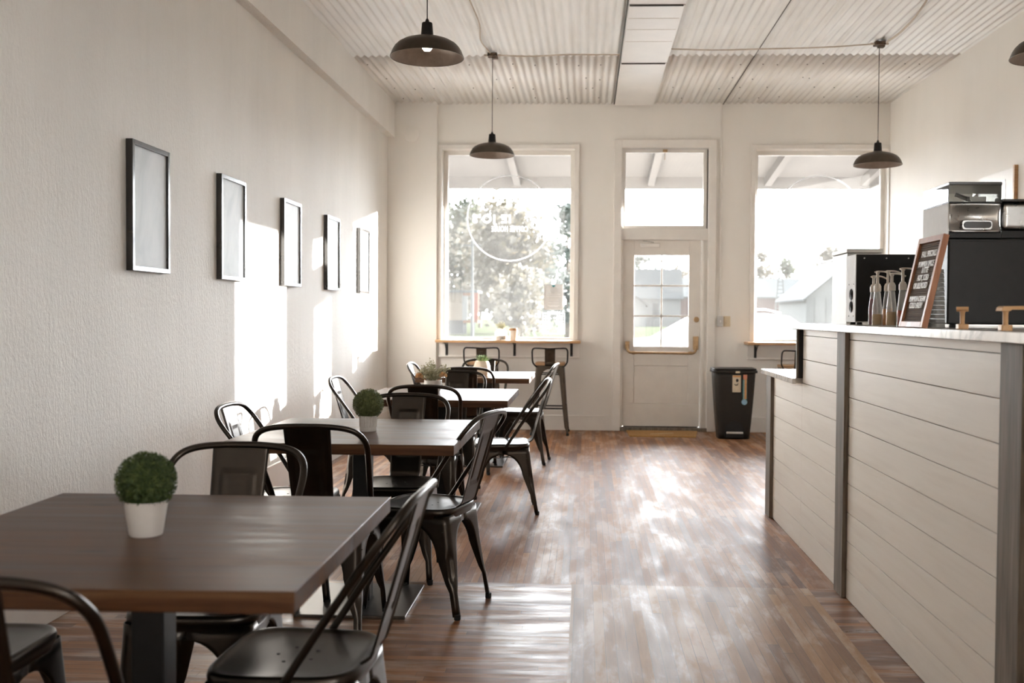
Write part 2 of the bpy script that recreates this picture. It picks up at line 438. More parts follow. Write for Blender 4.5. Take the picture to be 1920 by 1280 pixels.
# ------------------------------------------------------------------ windows, door
def window(idx,o,gl,hidden_left=False):
    x0,x1,z0,z1=o
    f=MB(); ya,yb=YB+.11,YB+.17; w=.045
    f.box(x0,x0+w,ya,yb,z0,z1).box(x1-w,x1,ya,yb,z0,z1).box(x0+w,x1-w,ya,yb,z1-w,z1).box(x0+w,x1-w,ya,yb,z0-.02,z0+.022)
    fr=struct(f.build('window_%d'%idx,M['trim'],bevel=.004))
    MB().box(x0+w,x1-w,YB+.138,YB+.142,z0+.022,z1-w).build('pane',M['glass'],fr,smooth=0)
    c=MB(); t=.028; cw=.05
    c.box(x0-cw,x0,YB-t,YB,z0,z1+cw).box(x1,min(x1+cw,XR),YB-t,YB,z0,z1+cw).box(x0,x1,YB-t,YB,z1,z1+cw)
    c.build('casing',M['trim'],fr,bevel=.004)
    MB().box(x0,x1,YB,YB+.12,z0-.028,z0-.002).build('inner_sill',M['trim'],fr,bevel=.003)
    return fr
window(1,O1,None); window(2,O3,None)
# aprons below the shelves
struct(MB().box(-1.635,-.075,YB-.03,YB,.815,.965).box(-1.635,-.075,YB-.045,YB,.80,.818).build('trim_2',M['trim'],bevel=.003))
struct(MB().box(1.775,XR,YB-.03,YB,.815,.965).box(1.775,XR,YB-.045,YB,.80,.818).build('trim_3',M['trim'],bevel=.003))
# curved bracket at the left end of the apron
struct(MB().prism([(YB,.55),(YB-.012,.6),(YB-.02,.66),(YB-.035,.72),(YB-.05,.80),(YB-.05,.965),(YB,.965)],'x',-1.665,-1.637).build('trim_4',M['trim'],bevel=.002))

# door surround
dc=MB(); t=.03
dc.box(.30,.385,YB-t,YB,0,3.205).box(1.335,1.42,YB-t,YB,0,3.205).box(.385,1.335,YB-t,YB,3.115,3.205)
door=struct(MB().box(.41,1.265,YB+.05,YB+.095,.045,.30).box(.41,.535,YB+.05,YB+.095,.30,2.1095).box(1.135,1.265,YB+.05,YB+.095,.30,2.1095)
    .box(.535,1.135,YB+.05,YB+.095,.72,.935).box(.535,1.135,YB+.05,YB+.095,1.942,2.1095).box(.535,1.135,YB+.068,YB+.09,.30,.72).build('door_1',M['door'],bevel=.005))
dc.build('casing',M['trim'],door,bevel=.004)
MB().box(.385,.41,YB+.02,YB+.14,0,2.11).box(1.268,1.335,YB+.02,YB+.14,0,2.11).box(.385,1.335,YB+.0,YB+.14,2.11,2.235).box(.385,.398,YB,YB+.05,2.235,3.115).build('jamb',M['trim'],door,bevel=.004)
MB().box(1.278,1.300,YB+.005,YB+.02,.04,2.1).build('door_stop',M['trim'],door,bevel=.003)
m_=MB(); m_.box(.535,1.135,YB+.06,YB+.075,1.597,1.615).box(.535,1.135,YB+.06,YB+.075,1.262,1.280).box(.827,.846,YB+.06,YB+.075,.935,1.942)
m_.build('muntin',M['trim'],door,bevel=.002)
MB().box(.535,1.135,YB+.076,YB+.08,.935,1.942).build('pane',M['glass'],door,smooth=0)
MB().box(.385,1.34,YB-.03,YB+.15,.0,.038).build('threshold',M['grey_board'],door)
MB().box(.425,1.25,YB+.052,YB+.09,.0385,.05).build('sweep',M['black'],door)
# panic bar
pb=MB(); yv=YB+.05
pb.box(.438,.485,yv-.03,yv,.905,.99)
lb=pb.build('latch_case',M['brass'],door,bevel=.004)
pb=MB(); pb.box(1.187,1.245,yv-.04,yv,.90,1.05); pb.build('latch_case',M['brass'],door,bevel=.004)
MB().tube(smoothpath([(.458,yv-.025,.945),(.462,yv-.06,.905),(.48,yv-.075,.878),(.53,yv-.08,.867),(.85,yv-.08,.865),(1.13,yv-.08,.862),(1.19,yv-.075,.87),(1.215,yv-.055,.90),(1.22,yv-.03,.935)],5),.014,10).build('push_bar',M['brass'],door,smooth=60)
for x in (.53,1.15): MB().tube([(x-.02,yv-.08,.866),(x+.02,yv-.08,.866)],.0185,10).build('collar',M['brass'],door,smooth=60)
MB().lathe([(.0,0),(.031,0),(.031,.006),(.024,.012),(.011,.012),(.011,.022),(.0,.022)],(0,0,0),20,False,False).xf(Matrix.Translation((1.222,YB+.05,1.235))@Matrix.Rotation(PI/2,4,'X')).build('deadbolt',M['brass'],door,smooth=30)
dcl=MB().box(.60,.81,YB+.012,YB+.05,2.03,2.075).build('door_closer',M['trim'],door,bevel=.008)
MB().tube([(.74,YB+.0,2.08),(.70,YB-.03,2.086),(.62,YB-.015,2.095)],.006,6).build('closer_arm',M['grey_box'],door)
# transom
tr=struct(MB().box(.398,.428,YB+.06,YB+.10,2.24,3.11).box(1.285,1.325,YB+.06,YB+.10,2.24,3.11).box(.428,1.285,YB+.06,YB+.10,3.075,3.11).box(.428,1.285,YB+.06,YB+.10,2.24,2.275).build('window_3',M['trim'],bevel=.004))
MB().box(.428,1.285,YB+.078,YB+.082,2.275,3.075).build('pane',M['glass'],tr,smooth=0)
MB().box(1.325,1.335,YB+.05,YB+.11,2.24,3.112).build('side_stop',M['nail'],tr)
MB().box(.835,.885,YB+.03,YB+.06,3.075,3.105).tube([(.86,YB+.035,3.075),(.855,YB+.03,2.99)],.003,6).build('latch',M['brass'],tr)

# ------------------------------------------------------------------ chairs
def gun(): return M['gunmetal']
SEATZ=.45
def superpt(a,hx,hyf,hyb,taper,e=4.5):
    c,s=math.cos(a),math.sin(a)
    x=math.copysign(abs(c)**(2/e),c); y=math.copysign(abs(s)**(2/e),s)
    w=hx*(1+taper*y)
    return x*w, y*(hyf if y>0 else hyb)
def leg_mesh(top,foot,zt,zarch,half,wl,feet_z=.11,groove=True,r0=.03):
    """one pressed sheet leg: an L-shaped fold with a rounded corner that widens into the skirt"""
    sx=1 if top[0]>0 else -1; sy=1 if top[1]>0 else -1
    zs=[zt,zarch+.004]+[zarch-(zarch-wl[0])*(1-math.cos(k/9*PI/2)) for k in range(0,10)]
    zs+= [wl[0]+(feet_z+.03-wl[0])*k/8 for k in range(1,9)]+[feet_z,feet_z*.5,0.012]
    rings=[]
    for z in zs:
        t=(zt-z)/zt; t=t*(.75+.25*t)
        px=top[0]+(foot[0]-top[0])*t; py=top[1]+(foot[1]-top[1])*t
        if z>=zarch: wx,wy=half
        elif z>wl[0]:
            u=(z-wl[0])/(zarch-wl[0]); k=1-math.sqrt(max(0,1-u*u))
            wx=wl[1]+(half[0]-wl[1])*k; wy=wl[1]+(half[1]-wl[1])*k
        elif z>feet_z+.029:
            k=(wl[0]-z)/(wl[0]-feet_z-.03); wx=wy=wl[1]+(.038-wl[1])*k
        else: wx=wy=.026
        r=min(r0,wx*.6)
        g=0
        if groove and feet_z+.03<z<wl[0]+.02: 
            q=(z-feet_z-.03)/(wl[0]-.01-feet_z); g=.010*min(1,4*max(0,q),4*max(0,1.05-q))
        pts=[]
        for k in range(5): pts.append((-(wx)+(wx-r)*k/4,0))
        for k in range(1,8):
            a=PI/2-PI/2*k/7; d=g*math.sin(PI*min(1,max(0,(k-1)/5)))
            rr=r-d; pts.append((-r+rr*math.cos(a),-r+rr*math.sin(a)))
        for k in range(1,5): pts.append((0,-r-(wy-r)*k/4))
        rings.append([(px+sx*a,py+sy*b,z) for a,b in pts])
    mb=MB(); n=len(rings[0])
    mb.add([p for q in rings for p in q],[(j*n+i,j*n+i+1,(j+1)*n+i+1,(j+1)*n+i) for j in range(len(rings)-1) for i in range(n-1)])
    return mb
def seat_mesh(hx,hyf,hyb,taper,z,n=48):
    mb=MB(); prof=[(.0,-.007),(.3,-.007),(.6,-.006),(.82,-.004),(.90,-.001),(.94,.002),(.975,.002),(1.0,-.003),(1.012,-.012),(1.008,-.022),(.99,-.026),(.985,-.04)]
    vs=[];fs=[]
    for s,dz in prof:
        for k in range(n):
            x,y=superpt(2*PI*k/n,hx,hyf,hyb,taper); vs.append((x*max(s,.001),y*max(s,.001),z+dz))
    for j in range(len(prof)-1):
        for k in range(n): l=(k+1)%n; fs.append((j*n+k,j*n+l,(j+1)*n+l,(j+1)*n+k))
    fs.append(tuple(range(n)))
    mb.add(vs,fs); return mb
def splat_mesh(p0,p1,p2,w0,w1,panel,nu=25,nv=46,wrap=.006):
    """sheet back splat from the seat edge p0, bending through p1 up to p2, with a raised border"""
    path=smoothpath([(0,*p0),(0,p0[0]+(p1[0]-p0[0])*.55-.006,p0[1]+(p1[1]-p0[1])*.4),(0,*p1),(0,(p1[0]+p2[0])/2,(p1[1]+p2[1])/2),(0,*p2)],10)
    L=[0]
    for a,b in zip(path,path[1:]): L.append(L[-1]+(b-a).length)
    def at(t):
        d=t*L[-1]
        for i in range(len(path)-1):
            if L[i+1]>=d: 
                q=(d-L[i])/(L[i+1]-L[i]); return path[i].lerp(path[i+1],q),(path[i+1]-path[i]).normalized()
        return path[-1],(path[-1]-path[-2]).normalized()
    def fn(u,v):
        p,t=at(v); nrm=Vector((0,t.z,-t.y)); x=(u-.5)*2
        w=w0+(w1-w0)*v
        d=0
        px,pv0,pv1=panel
        ax=abs(x); 
        ed=max(ax/px, abs(v-(pv0+pv1)/2)/((pv1-pv0)/2))
        if .90<ed<1.08: d=.004
        elif ed<=.90: d=.001
        if ax>.93: d-=.004
        return (x*w/2,p.y+nrm.y*d,p.z+nrm.z*d)
    mb=MB(); mb.grid(fn,nu,nv); return mb
def make_chair():
    t=thing('metal_chair',(0,0,0),'x','chair','black metal cafe chairs')
    G=M['gunmetal']
    s=seat_mesh(.182,.18,.178,.04,SEATZ); s.cm=1
    for x,y in ((0,.05),(.05,.02),(-.05,.02),(.03,-.04),(-.03,-.04)): s.lathe([(.0045,0),(.0045,.0006)],(x,y,SEATZ-.0068),8)
    s.build('seat',[G,M['rubber']],t,smooth=50)
    for top,foot in (((.178,.172),(.205,.215)),((-.178,.172),(-.205,.215)),((.170,-.172),(.185,-.235)),((-.170,-.172),(-.185,-.235))):
        l=leg_mesh(top,foot,.425,.385,(abs(top[0])-.001,abs(top[1])-.001),(.255,.066)).build('leg',G,t,smooth=50,solid=.0025)
        sx=1 if foot[0]>0 else -1; sy=1 if foot[1]>0 else -1
        cx,cy=foot[0]-sx*.012,foot[1]-sy*.012
        MB().lathe([(.012,0),(.0138,.003),(.0138,.022),(.011,.024)],(cx,cy,0),12).build('foot_cap',M['rubber'],l)
    b=MB()
    for sg in (1,-1):
        p=smoothpath([(-.168*sg,-.16,.36),(-.08*sg,-.08,.352),(0,0,.345+.004*sg),(.08*sg,.08,.352),(.168*sg,.16,.36)],4)
        b.tube(p,.011,8,False,.22)
    b.build('under_brace',M['gunmetal_dark'],t,smooth=50)
    hp=[(.188,-.012,.425),(.189,-.035,.455),(.196,-.11,.57),(.208,-.20,.70),(.213,-.250,.768),(.203,-.278,.806),(.176,-.295,.832),(.13,-.305,.846),(.065,-.310,.852),(0,-.311,.853)]
    hp=hp+[(-x,y,z) for x,y,z in hp[-2::-1]]
    MB().tube(smoothpath(hp,4),.0115,10,False,.85).build('back_hoop',G,t,smooth=60)
    sp=splat_mesh((-.165,.447),(-.205,.495),(-.309,.851),.150,.176,(.55,.30,.80))
    sp.build('back_splat',G,t,smooth=45,solid=.003)
    for sg in (1,-1): MB().lathe([(.008,0),(.008,.004),(.004,.007)],(0,0,0),10).xf(Matrix.Translation((.19*sg,-.02,.436))@Matrix.Rotation(sg*PI/2,4,'Y')).build('bolt',M['steel'],t)
    return t
chair0=make_chair(); used=[False]
def chair(x,y,rot,label):
    c=chair0 if not used[0] else copy_tree(chair0); used[0]=True
    c.location=(x,y,0); c.rotation_euler=(0,0,rot); c['label']=label
    return c
H=PI/2
chair(-1.00,1.80,0.03,'black metal chair at the near edge of the front table, only its hoop showing')
chair(-.69,2.37,H-.03,'black metal chair on the aisle side of the front table, seat in full view')
chair(-1.08,2.80,PI+.03,'black metal chair on the far side of the front table, behind the round green plant')
chair(-1.53,2.36,-H,'black metal chair on the wall side of the front table, tucked under its left end')
chair(-1.03,3.95,0,'black metal chair between tables, on the near side of the second table')
chair(-.69,4.325,1.287,'black metal chair on the aisle side of the second table, turned a little')
chair(-.915,4.83,PI,'black metal chair on the far side of the second table, behind its potted ball plant')
chair(-1.32,4.47,-H,'black metal chair on the wall side of the second table, by the sun patch')
chair(-.945,6.06,0,'black metal chair on the near side of the third table')
chair(-.54,6.45,1.68,'black metal chair on the aisle side of the third table')
chair(-.945,7.00,PI,'black metal chair on the far side of the third table, facing the dried flowers')
chair(-1.345,6.49,-H,'black metal chair on the wall side of the third table')
chair(-.935,8.07,0,'black metal chair on the near side of the farthest table')
chair(-.55,8.59,1.48,'black metal chair on the aisle side of the farthest table')
chair(-.935,9.00,PI,'black metal chair on the far side of the farthest table')
chair(-1.19,8.46,-H,'black metal chair on the wall side of the farthest table')

# ------------------------------------------------------------------ tables
def make_table():
    t=thing('cafe_table',(0,0,0),'x','table','square cafe tables')
    MB().box(-.465,.465,-.48,.48,.718,.76).build('tabletop',M['table_wood'],t,bevel=.003)
    MB().box(-.038,.038,-.038,.038,.014,.70).build('column',M['black'],t,bevel=.004)
    MB().box(-.18,.18,-.18,.18,.70,.7175).build('mounting_plate',M['black'],t,bevel=.003)
    MB().box(-.235,.235,-.25,.25,0,.014).build('base_plate',M['base_steel'],t,bevel=.004)
    return t
tb=make_table()
TABS=[(-1.0,2.265,.012,'dark wooden square table in the foreground with a white potted ball plant'),
      (-.975,4.335,0,'second dark wooden square table from the front, ribbed potted ball plant on it'),
      (-.925,6.38,0,'third dark wooden square table from the front, dried flower vase on it'),
      (-.915,8.49,0,'farthest dark wooden square table, egg shaped succulent pot on it')]
for k,(x,y,r,l) in enumerate(TABS):
    o=tb if k==0 else copy_tree(tb)
    o.location=(x,y,0); o.rotation_euler=(0,0,r); o['label']=l

# ------------------------------------------------------------------ bar stools
def make_stool():
    t=thing('bar_stool',(0,0,0),'x','bar stool','bar stools at the window shelves')
    G=M['bronze']
    MB().prism(rrect(-.16,.16,-.155,.155,.04),'z',.738,.768).build('seat',M['stool_wood'],t,bevel=.006)
    MB().prism(rrect(-.152,.152,-.148,.148,.035),'z',.70,.738).build('seat_frame',G,t,bevel=.003)
    for sx in (1,-1):
        for sy in (1,-1):
            l=leg_mesh((sx*.15,sy*.146),(sx*.205,sy*.205),.735,.70,(.145,.14),(.60,.055),.06,True,.02).build('leg',G,t,smooth=50,solid=.0025)
            MB().lathe([(.014,0),(.016,.004),(.016,.025),(.012,.028)],(sx*.192,sy*.192,0),10).build('foot_cap',M['rubber'],l)
    for z,h in ((.30,.172),(.25,.176)):
        pass
    for sy,z in ((-1,.285),(1,.285)): MB().tube([(-.172,sy*.168,z),(.172,sy*.168,z)],.0075,8).build('footrest_bar',M['black'],t)
    for sx in (-1,1): MB().tube([(sx*.172,-.168,.33),(sx*.172,.168,.33)],.0075,8).build('footrest_bar',M['black'],t)
    for sy in (-1,1): MB().tube([(-.15,sy*.145,.645),(.15,sy*.145,.645)],.006,8).build('cross_bar',M['black'],t)
    hp=[(.145,-.14,.725),(.168,-.158,.75),(.184,-.172,.785),(.187,-.188,.86),(.186,-.196,.895),(.176,-.199,.916),(.155,-.2,.924),(.08,-.2,.922),(0,-.2,.918)]
    hp=hp+[(-x,y,z) for x,y,z in hp[-2::-1]]
    MB().tube(smoothpath(hp,4),.0085,8).build('back_hoop',M['black'],t,smooth=60)
    splat_mesh((-.157,.735),(-.172,.77),(-.2,.919),.105,.108,(.55,.25,.85),17,30).build('back_splat',G,t,smooth=45,solid=.003)
    return t
st=make_stool()
for k,(x,y,r,l) in enumerate([(-1.10,10.68,0,'bar stool under the window shelf behind the farthest table, left of the pair'),
                              (-.375,10.68,0,'bar stool under the right end of the left window shelf'),
                              (2.20,10.55,0.05,'bar stool at the shelf of the right window, mostly hidden behind the counter')]):
    o=st if k==0 else copy_tree(st)
    o.location=(x,y,0); o.rotation_euler=(0,0,r); o['label']=l

# ------------------------------------------------------------------ window shelves
def shelf(x0,x1,bx,label):
    t=thing('window_shelf',((x0+x1)/2,YB-.18,.965),label,'shelf','window bar shelves')
    MB().box(x0,x1,YB-.30,YB-.001,.968,.996).build('board',M['shelf_wood'],t,bevel=.003)
    for x in bx:
        b=MB(); b.box(x-.014,x+.014,YB-.036,YB-.0305,.815,.966).box(x-.014,x+.014,YB-.22,YB-.031,.960,.968)
        b.tube(smoothpath([(x,YB-.20,.958),(x,YB-.15,.935),(x,YB-.07,.87),(x,YB-.038,.83)],4),.005,6)
        o=b.build('bracket',M['black'],t,bevel=.001)
        for z in (.83,.95): MB().lathe([(.005,0),(.005,.004)],(0,0,0),8).xf(Matrix.Translation((x,YB-.0365,z))@Matrix.Rotation(PI/2,4,'X')).build('screw',M['steel'],o)
    return t
shelf(-1.63,-.055,(-1.54,-.785,-.155),'long pine shelf on black brackets under the left window')
shelf(1.74,XR-.005,(1.86,2.6),'pine shelf on black brackets under the right window, cut off by the counter')

# ------------------------------------------------------------------ plants and cups
def ball(loc,R,n,mat,size,rc):
    m=MB()
    for _ in range(n):
        u=random.uniform(-1,1); a=random.uniform(0,2*PI); s=math.sqrt(1-u*u)
        d=Vector((s*math.cos(a),s*math.sin(a),u)); r=R*random.uniform(.86,1.03)
        p=Vector(rc)+d*r
        q=Vector((random.gauss(0,1),random.gauss(0,1),random.gauss(0,1))); t1=d.cross(q).normalized(); 
        ax=(d*random.uniform(.3,1)+t1*.8).normalized(); sd=ax.cross(d).normalized() if ax.cross(d).length>.01 else t1
        L=size*random.uniform(.7,1.3); W=L*.42
        m.add([p-ax*L*.5,p+sd*W*.5,p+ax*L*.5,p-sd*W*.5],[(0,1,2,3)])
    # dense core
    nn=14
    m.lathe([(R*.86*math.sin(PI*(k+.02)/(nn+.04)),-R*.86*math.cos(PI*(k+.02)/(nn+.04))) for k in range(nn+1)],rc,20)
    return m
t=thing('potted_topiary',(-1.005,2.235,.76),'round green boxwood ball in a smooth white pot on the front table','plant','potted ball plants')
MB().lathe([(.0,.0),(.034,0),(.037,.004),(.0475,.076),(.049,.08),(.046,.08),(.043,.068),(.0,.066)],(-1.005,2.235,.76),32,False,False).build('pot',M['white_pot'],t,smooth=50)
MB().lathe([(.0,.069),(.043,.069)],(-1.005,2.235,.76),20,False,False).build('soil',M['soil'],t)
ball(None,.066,5200,None,.0085,(-1.005,2.235,.884)).build('foliage',M['box_leaf'],t,smooth=0)
t=thing('potted_topiary',(-.945,4.30,.76),'olive green ball plant in a ribbed grey white pot on the second table','plant','potted ball plants')
def ribpot(u,v):
    pr=[(.0,.0),(.034,.0),(.036,.004),(.0362,.02),(.0375,.022),(.0385,.065),(.0385,.068),(.036,.068),(.034,.06),(0,.058)]
    k=v*(len(pr)-1); i=min(int(k),len(pr)-2); q=k-i
    r=pr[i][0]*(1-q)+pr[i+1][0]*q; z=pr[i][1]*(1-q)+pr[i+1][1]*q
    if .022<=z<=.066 and r>.03: r+=.0012*math.cos(u*2*PI*22)
    return (-.945+r*math.cos(u*2*PI),4.30+r*math.sin(u*2*PI),.76+z)
MB().grid(ribpot,176,28,True).build('pot',M['grey_pot'],t,smooth=30)
MB().lathe([(.0,.06),(.034,.06)],(-.945,4.30,.76),20,False,False).build('soil',M['soil'],t)
ball(None,.066,5200,None,.0075,(-.945,4.30,.76+.118)).build('foliage',M['box_leaf_pale'],t,smooth=0)

def bouquet(c,h0,spread,height,n,mat,name,parent,leafs=9,ls=.012):
    m=MB()
    for k in range(n):
        a=random.uniform(0,2*PI); s=spread*math.sqrt(random.random()); H=height*random.uniform(.55,1.0)*(1-.35*s/spread)
        p0=Vector((c[0]+random.uniform(-.015,.015),c[1]+random.uniform(-.015,.015),h0))
        p2=Vector((c[0]+s*math.cos(a),c[1]+s*math.sin(a),h0+H)); p1=(p0+p2)/2+Vector((0,0,.02))
        pp=smoothpath([p0,p1,p2],3); m.tube(pp,.0012,4)
        for j in range(leafs):
            q=pp[0].lerp(pp[-1],0.3+.7*j/leafs)+Vector((random.gauss(0,.008),random.gauss(0,.008),random.gauss(0,.006)))
            d=Vector((random.gauss(0,1),random.gauss(0,1),random.gauss(0.3,1))).normalized(); e=d.orthogonal().normalized()
            L=ls*random.uniform(.6,1.3); m.add([q,q+d*L*.5+e*L*.3,q+d*L,q+d*L*.5-e*L*.3],[(0,1,2,3)])
    return m.build(name,mat,parent,smooth=0)
c=(-1.0,6.50,.76)
t=thing('flower_vase',c,'white pot of dried sage and orange blooms on the third table','flowers')
MB().lathe([(0,0),(.04,0),(.046,.008),(.058,.05),(.058,.078),(.055,.08),(.052,.07),(0,.06)],c,28,False,False).build('vase',M['white_pot'],t,smooth=50)
bouquet(c,.82,.125,.175,46,M['dried_leaf'],'dried_stems',t,14,.017)
for dx,dy,dz in ((-.085,-.04,.105),(.075,-.05,.112)):
    m=MB()
    for k in range(40):
        u=random.uniform(-.3,1); a=random.uniform(0,2*PI); s=math.sqrt(1-u*u); d=Vector((s*math.cos(a),s*math.sin(a),u)); e=d.orthogonal().normalized(); p=Vector(c)+Vector((dx,dy,dz))
        m.add([p+d*.006-e*.008,p+d*.026-e*.005,p+d*.028+e*.005,p+d*.006+e*.008],[(0,1,2,3)])
    m.tube([Vector(c)+Vector((dx*.3,dy*.3,.07)),Vector(c)+Vector((dx,dy,dz))],.0015,5)
    m.build('flower',M['dried_flower'],t,smooth=0)
def succulent(c,z0,n,L0,mat,parent,spread=1.0):
    m=MB()
    for k in range(n):
        a=k*2.399; q=k/n; el=math.radians(80-62*q*spread); L=L0*(.55+.45*q)
        d=Vector((math.cos(a)*math.cos(el),math.sin(a)*math.cos(el),math.sin(el))); sd=Vector((-math.sin(a),math.cos(a),0)); nr=d.cross(sd)
        b=Vector((c[0],c[1],z0))
        m.add([b-sd*.006,b+sd*.006,b+d*L*.5+sd*.010,b+d*L,b+d*L*.5-sd*.010,b+d*L*.5+nr*.006],[(0,1,5),(1,2,5),(2,3,5),(3,4,5),(4,0,5),(0,4,3,2,1)])
    return m.build('foliage',mat,parent,smooth=0)
c=(-.86,8.25,.76)
t=thing('potted_succulent',c,'pale green succulent in an egg shaped cream pot on the farthest table','plant')
MB().lathe([(0,0),(.048,0),(.060,.012),(.071,.05),(.070,.08),(.058,.118),(.050,.128),(.046,.124),(.046,.11),(0,.108)],c,30,False,False).build('pot',M['cream_pot'],t,smooth=50)
succulent(c,.76+.118,30,.105,M['succulent'],t,1.05)
c=(-.925,YB-.17,.996)
t=thing('flower_jar',c,'small white jar of pale blossoms on the left window shelf','flowers')
MB().lathe([(0,0),(.058,0),(.063,.006),(.064,.085),(.05,.105),(.04,.112),(.042,.13),(.038,.13),(.036,.112),(0,.1)],c,24,False,False).build('jar',M['bottle_plastic'],t,smooth=50)
MB().lathe([(.0,.004),(.056,.004),(.058,.05),(0,.05)],c,20,False,False).build('filling',M['white_pot'],t,smooth=40)
bouquet(c,1.10,.072,.13,26,M['dried_leaf'],'blossom_stem',t,8,.017)
c=(-.79,YB-.17,.996)
t=thing('paper_cup',c,'white paper coffee cup with a brown lid on the left window shelf','cup')
MB().lathe([(0,0),(.031,0),(.033,.002),(.046,.108),(.048,.11),(.044,.112),(0,.110)],c,24,False,False).build('cup',M['cup_white'],t,smooth=40)
MB().lathe([(.0495,.108),(.050,.112),(.047,.116),(.045,.128),(.042,.130),(.038,.126),(0,.126)],c,24,False,False).build('lid',M['kraft'],t,smooth=40)

# ------------------------------------------------------------------ framed pictures
def art_mat(k):
    t=NT('pale_drawing_%d'%k); o=t.obj()
    n=t.noise(t.map(o,(1,1,.6)),4.0+k,4,.6,.8)
    t.p(Base_Color=t.ramp(n,[(.35,(.50,.54,.56)),(.55,(.60,.625,.64)),(.75,(.64,.655,.66))]),Roughness=.5); t.b.inputs['Specular IOR Level'].default_value=.3; return t.m
FL=['largest looking framed pale print on the left wall, nearest of the row','second framed pale print from the front on the left wall','third framed pale print, middle of the row above the sun patch','fourth framed pale print along the left wall, next to last','last framed pale print on the left wall, nearest the window corner']
for k,y in enumerate((4.684,5.849,7.083,8.282,9.485)):
    W=.43; z0,z1=1.472,2.10
    t=thing('picture_frame',(XL,y+W/2,z0),FL[k],'picture','black framed prints along the left wall')
    f=MB(); xf=XL+.035; b=.024
    f.box(XL+.001,xf,y,y+b,z0,z1).box(XL+.001,xf,y+W-b,y+W,z0,z1).box(XL+.001,xf,y+b,y+W-b,z1-b,z1).box(XL+.001,xf,y+b,y+W-b,z0,z0+b)
    f.build('frame',M['black_gloss'],t,bevel=.0015)
    MB().box(XL+.002,xf-.012,y+b,y+W-b,z0+b,z1-b).build('print',art_mat(k),t,smooth=0)

t=thing('wall_outlet',(XL,6.07,.42),'small beige outlet low on the left wall by the second table','outlet')
MB().box(XL+.0005,XL+.012,6.03,6.105,.41,.49).build('plate',M['ivory'],t,bevel=.003)
MB().box(XL+.012,XL+.03,6.045,6.09,.42,.46).build('plug',M['cup_white'],t,bevel=.003)

# switches and conduit on the back wall
t=thing('light_switch',(1.475,YB-.02,1.165),'grey steel switch box right of the door under a thin conduit','switch')
MB().box(1.445,1.505,YB-.045,YB-.0005,1.16,1.275).build('box',M['grey_box'],t,bevel=.004)
MB().box(1.47,1.48,YB-.055,YB-.045,1.205,1.23).build('toggle',M['cup_white'],t,bevel=.002)
MB().tube([(1.472,YB-.012,1.275),(1.468,YB-.012,3.59)],.0095,8).build('conduit',M['trim'],t,smooth=60)
t=thing('light_switch',(1.55,YB-.005,1.16),'ivory switch plate beside the grey steel switch box','switch')
MB().box(1.512,1.588,YB-.008,YB-.0005,1.16,1.275).build('plate',M['ivory'],t,bevel=.003)
MB().box(1.545,1.555,YB-.02,YB-.008,1.205,1.23).build('toggle',M['ivory'],t,bevel=.002)
t=thing('wall_thermostat',(-1.93,10.95,2.98),'round white cover plate high on the corner pier','cover plate')
MB().lathe([(0,0),(.085,0),(.085,.008),(.075,.014),(0,.016)],(0,0,0),28,False,False).xf(Matrix.Translation((-1.93,10.9545,3.25))@Matrix.Rotation(PI/2,4,'X')).build('plate',M['wall'],t,smooth=40)
t.location=(-1.93,10.95,3.25)
for ch in t.children: ch.location=(0,0,-.27)

# ------------------------------------------------------------------ pendants and ceiling wiring
def pendant(x,y,z,label,ceil=True):
    t=thing('pendant_lamp',(x,y,z),label,'pendant lamp','barn pendant lamps')
    prof=[(.198,.0),(.2,.003),(.197,.012),(.188,.034),(.175,.055),(.158,.072),(.13,.088),(.095,.10),(.06,.108),(.042,.112),(.034,.118)]
    inn=[(r-.003,zz-.002) for r,zz in prof]
    sm=MB(); sm.lathe(prof,(x,y,z),48,False,False); sm.build('shade',M['bronze'],t,smooth=50)
    s2=MB(); s2.lathe([(.198,.0)]+inn[1:],(x,y,z),48,False,False); s2.build('shade_lining',M['bronze_in'],t,smooth=50)
    MB().tube([(x+.199*math.cos(a*PI/24),y+.199*math.sin(a*PI/24),z+.001) for a in range(48)],.0026,6,True).build('rim',M['bronze'],t,smooth=60)
    MB().lathe([(.036,.112),(.034,.12),(.029,.182),(.027,.187),(.012,.19),(.008,.205),(.004,.21)],(x,y,z),24).build('neck',M['black'],t,smooth=40)
    MB().tube([(x,y,z+.205),(x,y,3.585)],.0032,6).build('cord',M['black'],t,smooth=60)
    MB().lathe([(0,.035),(.018,.038),(.028,.052),(.03,.066),(.024,.085),(.016,.1),(.015,.115)],(x,y,z),18,False,True).build('bulb',M['bulb'],t,smooth=60)
    j=MB().cbox((x,y,3.572),(.085,.085,.03)).build('junction_box',M['rust'],t,bevel=.004)
    MB().cbox((x+.02,y+.02,3.553),(.05,.06,.012)).build('cover',M['rust'],j)
    MB().cbox((x-.055,y,3.572),(.04,.02,.014)).cbox((x+.055,y,3.572),(.04,.02,.014)).build('clamp',M['cable'],j)
    return t
pendant(-.875,5.43,2.668,'nearest dark barn pendant lamp above the tables, bulb showing')
pendant(-.845,8.87,2.688,'dark barn pendant lamp hanging in front of the left window')
pendant(2.45,8.55,2.556,'dark barn pendant lamp hanging in front of the right window')
pendant(2.42,5.35,2.64,'dark barn pendant lamp at the right edge above the counter')
def cable(pts,label,r=.006,mat='cable'):
    o=MB().tube(smoothpath(pts,8),r,6).build('ceiling_cable',M[mat],origin=pts[0],smooth=60)
    return tag(o,label,'cable','cables across the ceiling')
cable([(-.79,8.88,3.575),(-.5,8.9,3.57),(-.2,8.86,3.573),(.05,8.87,3.574),(.28,8.88,3.576)],'thin cable along the ceiling from the left window pendant to the board strip')
cable([(.72,8.70,3.576),(1.1,8.72,3.571),(1.5,8.68,3.568),(2.0,8.66,3.574),(2.395,8.56,3.573)],'thin cable along the ceiling from the board strip to the right window pendant')
